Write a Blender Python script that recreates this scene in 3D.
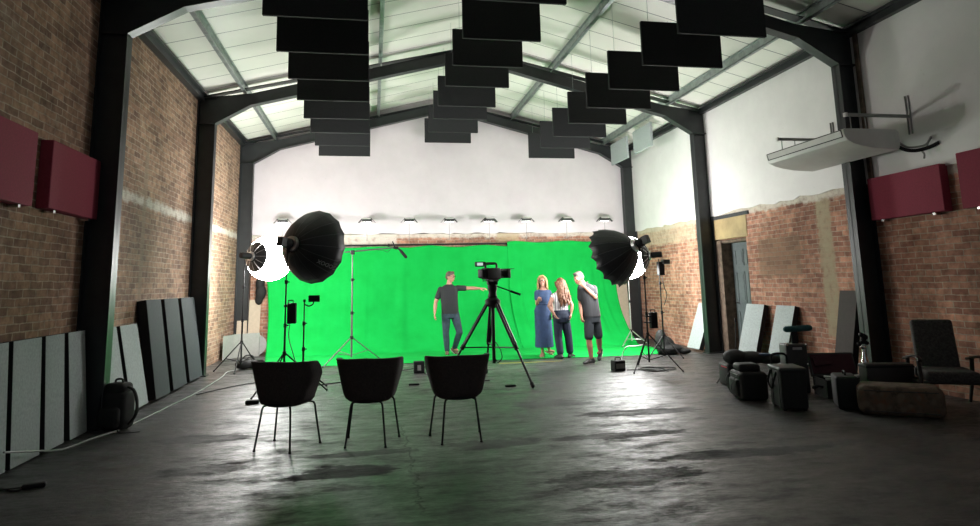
import bpy, bmesh, math, random
from mathutils import Vector, Matrix, Euler
random.seed(7)
PI = math.pi
R = math.radians
for o in list(bpy.data.objects): bpy.data.objects.remove(o)
sc = bpy.context.scene
COL = sc.collection

# ------------------------------------------------------------------ camera, world, exposure
yaw, pitch, roll, F = 0.1819, 0.1562, -0.0232, 644.36
fw = Vector((math.sin(yaw)*math.cos(pitch), math.cos(yaw)*math.cos(pitch), math.sin(pitch)))
rt = Vector((math.cos(yaw), -math.sin(yaw), 0)); up = rt.cross(fw)
rt2 = rt*math.cos(roll)+up*math.sin(roll); up2 = -rt*math.sin(roll)+up*math.cos(roll)
cd = bpy.data.cameras.new('camera'); cam = bpy.data.objects.new('camera', cd); COL.objects.link(cam)
m3 = Matrix((rt2, up2, -fw)).transposed()
cam.matrix_world = Matrix.Translation((0, 0, 1.5)) @ m3.to_4x4()
cd.sensor_fit = 'HORIZONTAL'; cd.sensor_width = 36; cd.lens = F/980*36
cd.shift_x = 0.0; cd.shift_y = -(263-181.9)/980
cd.clip_start = .05; cd.clip_end = 200
sc.camera = cam
w = bpy.data.worlds.new('world'); sc.world = w; w.use_nodes = True
w.node_tree.nodes['Background'].inputs[0].default_value = (.8, .9, 1, 1)
w.node_tree.nodes['Background'].inputs[1].default_value = 0.15
vs = sc.view_settings; vs.view_transform = 'Standard'; vs.look = 'None'; vs.gamma = 1; vs.use_curve_mapping = False
vs.exposure = 0.22
E_LANTERN, E_SOFT, E_FLOOD = 62.0, 34.0, 1.5

# ------------------------------------------------------------------ room measures
XL, XR, YB, YF = -3.22, 7.02, 16.62, -1.2
XC = 1.9
def under(x):                      # underside of the rafters
    return 4.93+.261*((x+2.28) if x < XC else (2*XC+2.28-x))
def roofz(x): return under(x)+.45

# ------------------------------------------------------------------ materials
def newmat(name):
    m = bpy.data.materials.new(name); m.use_nodes = True
    nt = m.node_tree; b = nt.nodes['Principled BSDF']
    return m, nt, b
def N(nt, t, **kw):
    n = nt.nodes.new(t)
    for k, v in kw.items(): setattr(n, k, v)
    return n
def ramp(nt, fac, stops):
    r = N(nt, 'ShaderNodeValToRGB'); e = r.color_ramp.elements
    while len(e) < len(stops): e.new(.5)
    for i, (p, c) in enumerate(stops):
        e[i].position = p; e[i].color = (c[0], c[1], c[2], 1) if hasattr(c, '__len__') else (c, c, c, 1)
    nt.links.new(fac, r.inputs[0]); return r.outputs[0]
def mixc(nt, fac, a, b, mode='MIX'):
    n = N(nt, 'ShaderNodeMix', data_type='RGBA', blend_type=mode)
    for i, v in ((0, fac), (6, a), (7, b)):
        if hasattr(v, 'links'): nt.links.new(v, n.inputs[i])
        elif hasattr(v, '__len__'): n.inputs[i].default_value = (v[0], v[1], v[2], 1)
        else: n.inputs[i].default_value = v
    return n.outputs[2]
def mth(nt, op, a, b=None, c=None):
    n = N(nt, 'ShaderNodeMath', operation=op)
    for i, v in enumerate((a, b, c)):
        if v is None: continue
        if hasattr(v, 'links'): nt.links.new(v, n.inputs[i])
        else: n.inputs[i].default_value = v
    return n.outputs[0]
def noise(nt, vec, scale, detail=4, rough=.55):
    n = N(nt, 'ShaderNodeTexNoise'); n.inputs['Scale'].default_value = scale
    n.inputs['Detail'].default_value = detail; n.inputs['Roughness'].default_value = rough
    if vec is not None: nt.links.new(vec, n.inputs['Vector'])
    return n.outputs[0]
def bumpn(nt, b, h, strength=.3, dist=.01):
    n = N(nt, 'ShaderNodeBump'); n.inputs['Strength'].default_value = strength; n.inputs['Distance'].default_value = dist
    nt.links.new(h, n.inputs['Height']); nt.links.new(n.outputs[0], b.inputs['Normal'])
def M(name, col, rough=.6, metal=0., var=.12, scale=18., bump=0., spec=.5):
    m, nt, b = newmat(name)
    tc = N(nt, 'ShaderNodeTexCoord').outputs['Object']
    f = noise(nt, tc, scale)
    lo = [max(0, c*(1-var)) for c in col]; hi = [min(1, c*(1+var)) for c in col]
    nt.links.new(ramp(nt, f, [(.3, lo), (.7, hi)]), b.inputs['Base Color'])
    b.inputs['Roughness'].default_value = rough; b.inputs['Metallic'].default_value = metal
    b.inputs['Specular IOR Level'].default_value = spec
    if bump: bumpn(nt, b, noise(nt, tc, scale*3), bump, .004)
    return m
def emis(name, col, strength):
    m, nt, b = newmat(name)
    b.inputs['Base Color'].default_value = (.9, .9, .9, 1)
    b.inputs['Emission Color'].default_value = (*col, 1); b.inputs['Emission Strength'].default_value = strength
    return m

def smask(nt, v, a, b2, soft=.02):        # 1 where a < v < b2
    n1 = N(nt, 'ShaderNodeMapRange'); nt.links.new(v, n1.inputs[0]); n1.inputs[1].default_value = a-soft; n1.inputs[2].default_value = a+soft
    n2 = N(nt, 'ShaderNodeMapRange'); nt.links.new(v, n2.inputs[0]); n2.inputs[1].default_value = b2+soft; n2.inputs[2].default_value = b2-soft
    return mth(nt, 'MULTIPLY', n1.outputs[0], n2.outputs[0])

def brick(name, axis, bands=(), c1=(.50, .26, .165), c2=(.26, .130, .090), mortar=(.45, .35, .27)):
    m, nt, b = newmat(name)
    pos = N(nt, 'ShaderNodeNewGeometry').outputs['Position']
    sx = N(nt, 'ShaderNodeSeparateXYZ'); nt.links.new(pos, sx.inputs[0])
    h = sx.outputs[0] if axis == 'x' else sx.outputs[1]; z = sx.outputs[2]
    cv = N(nt, 'ShaderNodeCombineXYZ')
    wob = noise(nt, pos, 4, 5)
    nt.links.new(mth(nt, 'ADD', h, mth(nt, 'MULTIPLY', wob, .034)), cv.inputs[0])
    nt.links.new(mth(nt, 'ADD', z, mth(nt, 'MULTIPLY', wob, .034)), cv.inputs[1])
    bt = N(nt, 'ShaderNodeTexBrick'); nt.links.new(cv.outputs[0], bt.inputs['Vector'])
    bt.inputs['Color1'].default_value = (*c1, 1); bt.inputs['Color2'].default_value = (*c2, 1); bt.inputs['Mortar'].default_value = (*mortar, 1)
    bt.inputs['Scale'].default_value = 1; bt.inputs['Mortar Size'].default_value = .0075; bt.inputs['Mortar Smooth'].default_value = .4
    bt.inputs['Bias'].default_value = .0; bt.inputs['Brick Width'].default_value = .235; bt.inputs['Row Height'].default_value = .078
    big = noise(nt, pos, .9, 5, .6); fine = noise(nt, pos, 9, 4, .6); mid = noise(nt, pos, 3.2, 5, .65)
    c = mixc(nt, .75, bt.outputs[0], ramp(nt, fine, [(.3, .45), (.7, 1.35)]), 'MULTIPLY')
    c = mixc(nt, .8, c, ramp(nt, big, [(.35, .65), (.65, 1.2)]), 'MULTIPLY')
    c = mixc(nt, ramp(nt, mid, [(.58, 0), (.70, .45)]), c, (.42, .34, .26))       # patches of old lime
    c = mixc(nt, ramp(nt, noise(nt, pos, 2.1, 6, .7), [(.60, 0), (.72, .5)]), c, (.13, .085, .07))   # sooty patches
    for (h0, h1, z0, z1, col, amt) in bands:
        e = mth(nt, 'MULTIPLY', mth(nt, 'SUBTRACT', noise(nt, pos, 5, 5, .7), .5), .22)
        mk = mth(nt, 'MULTIPLY', smask(nt, mth(nt, 'ADD', h, e), h0, h1, .03), smask(nt, mth(nt, 'ADD', z, e), z0, z1, .03))
        mk = mth(nt, 'MULTIPLY', mk, mth(nt, 'MULTIPLY', ramp(nt, fine, [(.3, .5), (.55, 1)]), amt))
        c = mixc(nt, mk, c, col)
    nt.links.new(c, b.inputs['Base Color']); b.inputs['Roughness'].default_value = .88; b.inputs['Specular IOR Level'].default_value = .2
    hgt = mth(nt, 'ADD', mth(nt, 'MULTIPLY', bt.outputs[1], -1), mth(nt, 'MULTIPLY', fine, .8))
    bumpn(nt, b, hgt, .7, .012)
    return m
LIME = (.62, .58, .50)
MAT = {}
MAT['brick_left'] = brick('brick_left', 'y', c1=(.42, .255, .17), c2=(.22, .132, .095), bands=[(8.2, 20, 2.70, 2.83, (.60, .56, .50), .85), (9.84, 9.98, 1.3, 3.6, (.30, .22, .16), .8), (9.0, 11.8, 3.98, 4.06, (.30, .17, .12), .6)])
MAT['brick_right'] = brick('brick_right', 'y', c1=(.54, .275, .185), c2=(.29, .135, .095), bands=[(8.90, 9.22, .55, 2.95, (.36, .30, .20), 1.), (2, 20, 2.70, 2.95, LIME, .9), (13.2, 16.7, 2.35, 2.95, (.55, .45, .33), .7), (9.7, 10.9, 1.5, 2.2, (.17, .12, .08), .6)])
MAT['brick_back'] = brick('brick_back', 'x', [(-4, 8, 2.70, 2.95, LIME, .9), (-.9, .6, 2.5, 2.9, LIME, .9), (3.2, 3.8, 2.5, 2.9, (.45, .36, .22), .8)])
def plaster(name, col):
    m, nt, b = newmat(name)
    pos = N(nt, 'ShaderNodeNewGeometry').outputs['Position']
    c = ramp(nt, noise(nt, pos, 1.6, 6, .65), [(.3, [v*.9 for v in col]), (.7, col)])
    c = mixc(nt, ramp(nt, noise(nt, pos, 14, 3), [(.68, 0), (.76, .35)]), c, (.5, .48, .45))
    nt.links.new(c, b.inputs['Base Color']); b.inputs['Roughness'].default_value = .75
    bumpn(nt, b, noise(nt, pos, 10, 5), .25, .01); return m
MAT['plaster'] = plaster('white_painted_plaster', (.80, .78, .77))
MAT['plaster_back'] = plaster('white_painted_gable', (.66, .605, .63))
def floor_mat():
    m, nt, b = newmat('worn_dark_concrete')
    pos = N(nt, 'ShaderNodeNewGeometry').outputs['Position']
    mp = N(nt, 'ShaderNodeMapping'); nt.links.new(pos, mp.inputs[0]); mp.inputs['Scale'].default_value = (.62, 1.25, 1)
    v = mp.outputs[0]
    n1 = noise(nt, v, .8, 8, .62); n2 = noise(nt, v, 3.6, 10, .72); n3 = noise(nt, v, 22, 5, .65)
    c = ramp(nt, n1, [(.3, (.024, .024, .023)), (.5, (.048, .047, .045)), (.72, (.09, .088, .084))])
    c = mixc(nt, .85, c, ramp(nt, n2, [(.36, .30), (.50, .9), (.64, 1.5)]), 'MULTIPLY')
    n4 = noise(nt, v, 9, 8, .75)
    c = mixc(nt, .8, c, ramp(nt, n4, [(.36, .35), (.5, 1.), (.64, 1.45)]), 'MULTIPLY')
    c = mixc(nt, .55, c, ramp(nt, n3, [(.35, .35), (.65, 1.5)]), 'MULTIPLY')
    sx = N(nt, 'ShaderNodeSeparateXYZ'); nt.links.new(pos, sx.inputs[0])
    warp = mth(nt, 'MULTIPLY', mth(nt, 'SUBTRACT', n2, .5), 2.6)
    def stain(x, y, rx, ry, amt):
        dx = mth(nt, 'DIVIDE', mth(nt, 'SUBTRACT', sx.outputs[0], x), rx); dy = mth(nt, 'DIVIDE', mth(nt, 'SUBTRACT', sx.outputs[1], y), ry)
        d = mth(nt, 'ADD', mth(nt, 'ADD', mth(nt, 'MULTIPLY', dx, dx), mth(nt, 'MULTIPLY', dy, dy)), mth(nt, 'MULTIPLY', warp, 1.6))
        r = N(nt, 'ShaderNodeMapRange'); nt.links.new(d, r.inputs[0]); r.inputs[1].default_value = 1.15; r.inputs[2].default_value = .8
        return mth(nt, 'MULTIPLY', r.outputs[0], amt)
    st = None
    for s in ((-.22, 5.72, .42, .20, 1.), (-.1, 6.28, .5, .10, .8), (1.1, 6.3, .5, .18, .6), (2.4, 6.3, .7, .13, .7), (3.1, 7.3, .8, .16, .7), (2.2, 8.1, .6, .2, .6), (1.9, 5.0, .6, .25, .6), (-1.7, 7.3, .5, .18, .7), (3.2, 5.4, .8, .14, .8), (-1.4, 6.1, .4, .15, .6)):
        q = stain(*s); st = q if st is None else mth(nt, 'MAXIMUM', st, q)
    cx_ = mth(nt, 'ABSOLUTE', mth(nt, 'ADD', mth(nt, 'SUBTRACT', sx.outputs[0], .34), mth(nt, 'MULTIPLY', mth(nt, 'SUBTRACT', n2, .5), .35)))
    crk = mth(nt, 'MULTIPLY', mth(nt, 'LESS_THAN', cx_, .008), smask(nt, sx.outputs[1], 4.6, 7.4, .1))
    st = mth(nt, 'MAXIMUM', st, mth(nt, 'MULTIPLY', crk, .8))
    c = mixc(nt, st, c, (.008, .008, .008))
    nt.links.new(c, b.inputs['Base Color'])
    rr = mth(nt, 'ADD', ramp(nt, n2, [(.36, .68), (.47, .46), (.60, .35)]), mth(nt, 'MULTIPLY', mth(nt, 'ADD', mth(nt, 'MULTIPLY', mth(nt, 'SUBTRACT', .5, n4), 1.6), st), .30))
    nt.links.new(rr, b.inputs['Roughness'])
    b.inputs['Specular IOR Level'].default_value = .5
    hh = mth(nt, 'ADD', mth(nt, 'MULTIPLY', n2, 1), mth(nt, 'MULTIPLY', n3, .35))
    bumpn(nt, b, hh, .45, .03)
    return m
MAT['floor'] = floor_mat()
def ceil_mat():
    m, nt, b = newmat('pale_roof_sheet')
    pos = N(nt, 'ShaderNodeNewGeometry').outputs['Position']
    sx = N(nt, 'ShaderNodeSeparateXYZ'); nt.links.new(pos, sx.inputs[0])
    fr = mth(nt, 'FRACT', mth(nt, 'DIVIDE', mth(nt, 'ADD', sx.outputs[1], .26), .6))
    ln = mth(nt, 'LESS_THAN', fr, .03)
    c = ramp(nt, noise(nt, pos, .8, 5, .6), [(.3, (.70, .70, .63)), (.7, (.82, .81, .74))])
    c = mixc(nt, ln, c, (.10, .11, .10))
    nt.links.new(c, b.inputs['Base Color']); b.inputs['Roughness'].default_value = .42
    bumpn(nt, b, noise(nt, pos, 1.6, 3), .12, .05); return m
MAT['ceiling'] = ceil_mat()
MAT['steel'] = M('dark_painted_steel', (.018, .021, .022), .42, 0, .2, 6)
MAT['galv'] = M('galvanised_steel', (.34, .38, .37), .42, .6, .25, 9)
MAT['standgrey'] = M('dull_grey_metal', (.10, .10, .10), .5, .3)
MAT['galv2'] = M('grey_bracket_steel', (.26, .26, .25), .5, .4, .2, 9)
MAT['baffle'] = M('black_acoustic_fabric', (.012, .013, .014), .85, 0, .25, 60, .2)
MAT['maroon'] = M('maroon_fabric', (.25, .032, .058), .9, 0, .12, 50, .2)
MAT['maroon_dark'] = M('dark_maroon_edge', (.03, .006, .01), .9)
MAT['greypanel'] = M('pale_grey_panel_fabric', (.36, .40, .40), .85, 0, .14, 40, .2)
MAT['paneledge'] = M('black_panel_edge', (.012, .012, .013), .8)
MAT['slate'] = M('slate_panel_fabric', (.026, .034, .038), .85, 0, .18, 40, .2)
MAT['brownpanel'] = M('dark_brown_panel', (.035, .026, .022), .8)
MAT['white'] = M('white_plastic', (.62, .61, .58), .45, 0, .06, 5)
MAT['black'] = M('black_plastic', (.009, .009, .010), .6, spec=.25)
MAT['blackmetal'] = M('black_metal', (.010, .010, .011), .5, 0, spec=.3)
MAT['chrome'] = M('chrome', (.65, .65, .65), .18, 1, .05)
MAT['silver'] = M('silver_metal', (.5, .5, .5), .35, .9, .1)
MAT['nylon'] = M('black_nylon', (.009, .010, .009), .75, 0, .3, 30, .25)
MAT['upholstery'] = M('dark_brown_upholstery', (.055, .042, .038), .85, 0, .25, 60, .15)
MAT['softshell'] = M('black_softbox_fabric', (.010, .011, .012), .5, 0, .2, 30)
MAT['rib'] = M('softbox_seam_grey', (.07, .075, .08), .5)
MAT['lettering'] = M('dull_grey_lettering', (.30, .31, .31), .6)
MAT['red'] = M('red_plastic', (.6, .03, .08), .4)
MAT['pink'] = M('magenta_plastic', (.6, .08, .25), .4)
MAT['green'] = None
MAT['door'] = M('grey_green_door_paint', (.085, .105, .105), .5)
MAT['wood'] = M('plywood', (.36, .27, .13), .7, 0, .2, 4)
MAT['jamb'] = M('rough_brown_reveal', (.12, .085, .06), .9, 0, .5, 9, .6)
MAT['lintel'] = M('dark_lintel', (.03, .032, .035), .7)
MAT['cream'] = M('cream_board', (.55, .46, .34), .7, 0, .06)
MAT['greyroll'] = M('grey_sheet', (.25, .25, .23), .7, 0, .08)
MAT['cable'] = M('black_cable', (.012, .012, .012), .5)
MAT['whitecable'] = M('pale_cable', (.30, .31, .30), .5)
MAT['teal'] = M('teal_plush', (.02, .085, .09), .95, 0, .3, 60, .4)
MAT['tan'] = M('dark_grey_case', (.03, .031, .03), .55)
MAT['lining'] = M('maroon_case_lining', (.055, .014, .022), .85)
MAT['glassdark'] = M('dark_screen', (.012, .014, .016), .15)
MAT['screenlit'] = emis('lit_screen', (.6, .75, .7), .8)
MAT['tape'] = M('yellow_tape', (.45, .36, .04), .6)
MAT['weave'] = M('grey_woven_upholstery', (.05, .045, .042), .85, 0, .5, 45, .4)
MAT['darkwood'] = M('dark_wood', (.014, .010, .008), .5, 0, .3, 10)
MAT['skin'] = M('skin', (.42, .22, .155), .55, 0, .06, 30)
MAT['skin2'] = M('tanned_skin', (.35, .17, .11), .55, 0, .06, 30)
MAT['lips'] = M('lip_pink', (.45, .14, .13), .5)
MAT['eye'] = M('eye_white', (.75, .74, .72), .3, 0, .02)
MAT['iris'] = M('dark_iris', (.02, .015, .012), .3)
MAT['polo'] = M('charcoal_knit', (.020, .021, .024), .85, 0, .12, 60, .2)
MAT['jeans'] = M('blue_jeans', (.024, .042, .062), .8, 0, .3, 12, .2)
MAT['denimdress'] = M('blue_denim_dress', (.028, .058, .135), .8, 0, .25, 10, .2)
MAT['navy'] = M('navy_cloth', (.012, .020, .042), .8, 0, .15, 20)
MAT['shorts'] = M('dark_slate_shorts', (.016, .021, .026), .8, 0, .15, 20)
MAT['greyhair'] = M('grey_hair', (.09, .078, .068), .7, 0, .3, 60, .4)
MAT['brownhair'] = M('grey_brown_hair', (.09, .068, .05), .7, 0, .3, 60, .4)
MAT['blonde'] = M('blonde_hair', (.36, .225, .10), .6, 0, .25, 50, .4)
MAT['auburn'] = M('auburn_hair', (.125, .050, .02), .6, 0, .5, 35, .5)
MAT['shoe'] = M('dark_shoe_leather', (.018, .017, .018), .5)
MAT['sole'] = M('pale_shoe_sole', (.4, .38, .35), .6)
MAT['tanshoe'] = M('tan_shoe_leather', (.14, .09, .06), .5)
MAT['sandal'] = M('tan_sandal', (.35, .22, .15), .6)
def stripes():
    m, nt, b = newmat('white_striped_cotton')
    pos = N(nt, 'ShaderNodeTexCoord').outputs['Object']
    sx = N(nt, 'ShaderNodeSeparateXYZ'); nt.links.new(pos, sx.inputs[0])
    f = mth(nt, 'FRACT', mth(nt, 'MULTIPLY', sx.outputs[0], 24))
    nt.links.new(mixc(nt, mth(nt, 'LESS_THAN', f, .32), (.68, .66, .66), (.16, .16, .20)), b.inputs['Base Color'])
    b.inputs['Roughness'].default_value = .8; return m
MAT['stripes'] = stripes()
def greencloth():
    m, nt, b = newmat('chroma_green_cloth')
    tc = N(nt, 'ShaderNodeNewGeometry').outputs['Position']
    nt.links.new(ramp(nt, noise(nt, tc, 2.5, 4), [(.3, (.0, .34, .046)), (.7, (.002, .40, .062))]), b.inputs['Base Color'])
    b.inputs['Roughness'].default_value = .8; b.inputs['Specular IOR Level'].default_value = .2
    bumpn(nt, b, noise(nt, tc, 7, 3), .2, .02); return m
MAT['green'] = greencloth()
def floral():
    m, nt, b = newmat('floral_tapestry')
    tc = N(nt, 'ShaderNodeTexCoord').outputs['Object']
    v = N(nt, 'ShaderNodeTexVoronoi', feature='SMOOTH_F1'); v.inputs['Scale'].default_value = 11; nt.links.new(tc, v.inputs[0])
    n = noise(nt, tc, 9, 5, .7)
    c = ramp(nt, n, [(.35, (.05, .035, .025)), (.5, (.12, .085, .06)), (.65, (.16, .07, .04))])
    c = mixc(nt, ramp(nt, v.outputs[0], [(.25, .7), (.4, 0)]), c, (.17, .13, .09))
    nt.links.new(c, b.inputs['Base Color']); b.inputs['Roughness'].default_value = .9; return m
MAT['floral'] = floral()
MAT['lantern'] = emis('glowing_lantern_cloth', (1, .985, .97), E_LANTERN)
MAT['diffuser'] = emis('glowing_diffuser_cloth', (1, .985, .97), E_SOFT)
MAT['floodglow'] = emis('flood_light_lens', (1, .97, .95), 5)
MAT['ringlight'] = emis('lit_softbox_edge', (1, .98, .97), 6)

# ------------------------------------------------------------------ mesh builder
class B:
    def __init__(s): s.v = []; s.f = []; s.mi = []; s.cur = 0
    def add(s, vs, fs):
        k = len(s.v); s.v += [Vector(p) for p in vs]; s.f += [[i+k for i in f] for f in fs]; s.mi += [s.cur]*len(fs); return s
    def box(s, lo, hi, mat=None):
        x0, y0, z0 = lo; x1, y1, z1 = hi
        vs = [(x0, y0, z0), (x1, y0, z0), (x1, y1, z0), (x0, y1, z0), (x0, y0, z1), (x1, y0, z1), (x1, y1, z1), (x0, y1, z1)]
        if mat is not None: vs = [mat @ Vector(p) for p in vs]
        return s.add(vs, [(0, 3, 2, 1), (4, 5, 6, 7), (0, 1, 5, 4), (1, 2, 6, 5), (2, 3, 7, 6), (3, 0, 4, 7)])
    def rbox(s, lo, hi, r=.02, mat=None, seg=3):      # box with rounded edges
        bm = bmesh.new(); bmesh.ops.create_cube(bm, size=1)
        c = [(a+b)/2 for a, b in zip(lo, hi)]; d = [b-a for a, b in zip(lo, hi)]
        for v in bm.verts: v.co = Vector((v.co.x*d[0]+c[0], v.co.y*d[1]+c[1], v.co.z*d[2]+c[2]))
        bmesh.ops.bevel(bm, geom=list(bm.edges), offset=min(r, min(d)*.49), segments=seg, profile=.5, affect='EDGES')
        s.frombm(bm, mat); return s
    def frombm(s, bm, mat=None):
        bm.verts.ensure_lookup_table(); bm.verts.index_update()
        s.add([(mat @ v.co if mat is not None else v.co.copy()) for v in bm.verts], [[v.index for v in f.verts] for f in bm.faces]); bm.free()
    def tube(s, pts, rad, n=8, cap=True, ell=1., upv=None):
        pts = [Vector(p) for p in pts]
        if not hasattr(rad, '__len__'): rad = [rad]*len(pts)
        vs = []; fs = []; pu = None
        for i, p in enumerate(pts):
            d = (pts[min(i+1, len(pts)-1)]-pts[max(i-1, 0)]).normalized()
            if pu is None:
                a = Vector(upv) if upv else (Vector((0, 0, 1)) if abs(d.z) < .9 else Vector((0, 1, 0)))
            else: a = pu
            u = (a-d*a.dot(d)); u = u.normalized() if u.length > 1e-6 else d.orthogonal().normalized()
            pu = u; q = d.cross(u)
            for k in range(n):
                t = 2*PI*k/n; vs.append(p+q*(math.cos(t)*rad[i])+u*(math.sin(t)*rad[i]*ell))
        for i in range(len(pts)-1):
            for k in range(n):
                a = i*n+k; b2 = i*n+(k+1) % n; fs.append((a, b2, b2+n, a+n))
        if cap: fs.append(list(range(n))[::-1]); fs.append([(len(pts)-1)*n+k for k in range(n)])
        return s.add(vs, fs)
    def ball(s, c, r, seg=14, ring=9, mat=None):
        if not hasattr(r, '__len__'): r = (r, r, r)
        vs = [(0, 0, -1)]; fs = []
        for i in range(1, ring):
            ph = -PI/2+PI*i/ring
            for k in range(seg): vs.append((math.cos(ph)*math.cos(2*PI*k/seg), math.cos(ph)*math.sin(2*PI*k/seg), math.sin(ph)))
        vs.append((0, 0, 1)); top = len(vs)-1
        for k in range(seg): fs.append((0, 1+(k+1) % seg, 1+k)); fs.append((top, 1+(ring-2)*seg+k, 1+(ring-2)*seg+(k+1) % seg))
        for i in range(ring-2):
            for k in range(seg):
                a = 1+i*seg+k; b2 = 1+i*seg+(k+1) % seg; fs.append((a, b2, b2+seg, a+seg))
        out = []
        for p in vs:
            p = Vector((p[0]*r[0], p[1]*r[1], p[2]*r[2]))
            if mat is not None: p = mat @ p
            out.append(p+Vector(c))
        return s.add(out, fs)
    def lathe(s, prof, n=24, mat=None, cap=True):     # prof of (radius, z)
        vs = []; fs = []
        for r, z in prof:
            for k in range(n):
                p = Vector((r*math.cos(2*PI*k/n), r*math.sin(2*PI*k/n), z)); vs.append(mat @ p if mat is not None else p)
        for i in range(len(prof)-1):
            for k in range(n):
                a = i*n+k; b2 = i*n+(k+1) % n; fs.append((a, b2, b2+n, a+n))
        if cap: fs.append(list(range(n))[::-1]); fs.append([(len(prof)-1)*n+k for k in range(n)])
        return s.add(vs, fs)
    def prism(s, poly, axis, a, b2, mat=None):        # polygon in the plane across axis, extruded a..b
        def P(u, v, t):
            q = {'x': (t, u, v), 'y': (u, t, v), 'z': (u, v, t)}[axis]; q = Vector(q)
            return mat @ q if mat is not None else q
        n = len(poly)
        vs = [P(u, v, a) for u, v in poly]+[P(u, v, b2) for u, v in poly]
        return s.add(vs, [list(range(n)), list(range(n, 2*n))[::-1]]+[(i, (i+1) % n, n+(i+1) % n, n+i) for i in range(n)])
    def limb(s, pts, radii, n=12):                    # rounded tapering limb, ball at each joint
        s.tube(pts, radii, n)
        for p, r in zip(pts, radii): s.ball(p, r, n, 8)
        return s
    def build(s, name, mats, parent=None, smooth=True, bevel=0, angle=40):
        me = bpy.data.meshes.new(name); me.from_pydata([tuple(v) for v in s.v], [], s.f)
        if not isinstance(mats, (list, tuple)): mats = [mats]
        for m in mats: me.materials.append(MAT[m] if isinstance(m, str) else m)
        for p, i in zip(me.polygons, s.mi): p.material_index = min(i, len(mats)-1)
        bm = bmesh.new(); bm.from_mesh(me); bmesh.ops.recalc_face_normals(bm, faces=bm.faces)
        if smooth:
            for f in bm.faces: f.smooth = True
            for e in bm.edges:
                if len(e.link_faces) == 2 and e.calc_face_angle(0) > R(angle): e.smooth = False
        bm.to_mesh(me); bm.free()
        o = bpy.data.objects.new(name, me); COL.objects.link(o)
        if parent: o.parent = parent
        if bevel:
            bv = o.modifiers.new('bevel', 'BEVEL'); bv.width = bevel; bv.segments = 2; bv.limit_method = 'ANGLE'; bv.angle_limit = R(40)
        return o
def thing(name, label, cat, loc=(0, 0, 0), rz=0, group=None):
    o = bpy.data.objects.new(name, None); COL.objects.link(o); o.empty_display_size = .1
    o.location = loc; o.rotation_euler = (0, 0, rz); return tag(o, label, cat, group)
def tag(o, label, cat, group=None):
    o['label'] = label; o['category'] = cat
    if group: o['group'] = group
    return o
def struct(o): o['kind'] = 'structure'; return o
def frame_to(axis, loc=(0, 0, 0), spin=0.):           # matrix turning local +Z into axis
    q = Vector(axis).normalized().to_track_quat('Z', 'Y')
    return Matrix.Translation(loc) @ q.to_matrix().to_4x4() @ Matrix.Rotation(spin, 4, 'Z')
def smoothpath(pts, n=6):
    pts = [Vector(p) for p in pts]; out = []
    for i in range(len(pts)-1):
        p0 = pts[max(i-1, 0)]; p1 = pts[i]; p2 = pts[i+1]; p3 = pts[min(i+2, len(pts)-1)]
        for k in range(n):
            t = k/n
            out.append(.5*((2*p1)+(p2-p0)*t+(2*p0-5*p1+4*p2-p3)*t*t+(3*p1-p0-3*p2+p3)*t**3))
    out.append(pts[-1]); return out
def dup(root, loc, rz, label, group=None):
    r = root.copy(); COL.objects.link(r); r.location = loc; r.rotation_euler = (0, 0, rz); r['label'] = label
    if group: r['group'] = group
    for ch in list(root.children):
        c = ch.copy(); COL.objects.link(c); c.parent = r
        for g in ch.children:
            d = g.copy(); COL.objects.link(d); d.parent = c
    return r
def bake(o):
    dg = bpy.context.evaluated_depsgraph_get(); dg.update()
    me = bpy.data.meshes.new_from_object(o.evaluated_get(dg)); o.modifiers.clear(); o.data = me
    for p in me.polygons: p.use_smooth = True
def fuse(o, voxel, it=4, fac=.5):                     # melt the pieces into one continuous skin
    r = o.modifiers.new('r', 'REMESH'); r.mode = 'VOXEL'; r.voxel_size = voxel; r.use_smooth_shade = True
    if it:
        s2 = o.modifiers.new('s', 'SMOOTH'); s2.iterations = it; s2.factor = fac
    mats = [m for m in o.data.materials]
    bake(o)
    if not len(o.data.materials):
        for m in mats: o.data.materials.append(m)
    return o

# ================================================================== SETTING
b = B(); b.box((XL-.4, YF, -.2), (XR+.4, YB+.4, 0)); struct(b.build('floor', 'floor', smooth=False))
b = B(); b.box((XL-.35, YF, 0), (XL, YB+.3, 5.2)); struct(b.build('wall_left', 'brick_left', smooth=False))
# right wall: brick below, white plaster above, with a door opening
DY0, DY1, DZ = 11.26, 12.20, 2.26
b = B()
for lo, hi in (((XR, YF, 0), (XR+.36, DY0, 2.84)), ((XR, 12.46, 0), (XR+.36, YB+.3, 2.84)), ((XR, DY0, 2.70), (XR+.36, 12.46, 2.84)), ((XR+.1, DY0, 2.26), (XR+.36, 12.46, 2.70))): b.box(lo, hi)
struct(b.build('wall_right', 'brick_right', smooth=False))
def ragged(a0, a1, z, amp, step=.22):
    out = []; t = a0
    while t < a1: out.append((t, z+random.uniform(-amp, amp))); t += step*random.uniform(.5, 1.5)
    out.append((a1, z)); return out
b = B(); b.prism(ragged(YF, YB+.3, 2.80, .03)+[(YB+.3, 5.2), (YF, 5.2)], 'x', XR-.025, XR+.36)
struct(b.build('trim_1', 'plaster', smooth=False))
b = B(); b.box((XL-.35, YB, 0), (XR+.36, YB+.3, 2.80)); struct(b.build('wall_back', 'brick_back', smooth=False))
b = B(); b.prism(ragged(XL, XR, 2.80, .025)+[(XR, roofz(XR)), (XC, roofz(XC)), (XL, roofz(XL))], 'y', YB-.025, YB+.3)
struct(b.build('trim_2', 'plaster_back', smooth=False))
b = B(); t = .12
b.prism([(XL-.35, roofz(XL-.35)), (XC, roofz(XC)), (XR+.4, roofz(XR+.4)), (XR+.4, roofz(XR+.4)+t), (XC, roofz(XC)+t), (XL-.35, roofz(XL-.35)+t)], 'y', YF, YB+.3)
struct(b.build('ceiling', 'ceiling', smooth=False))
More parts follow.
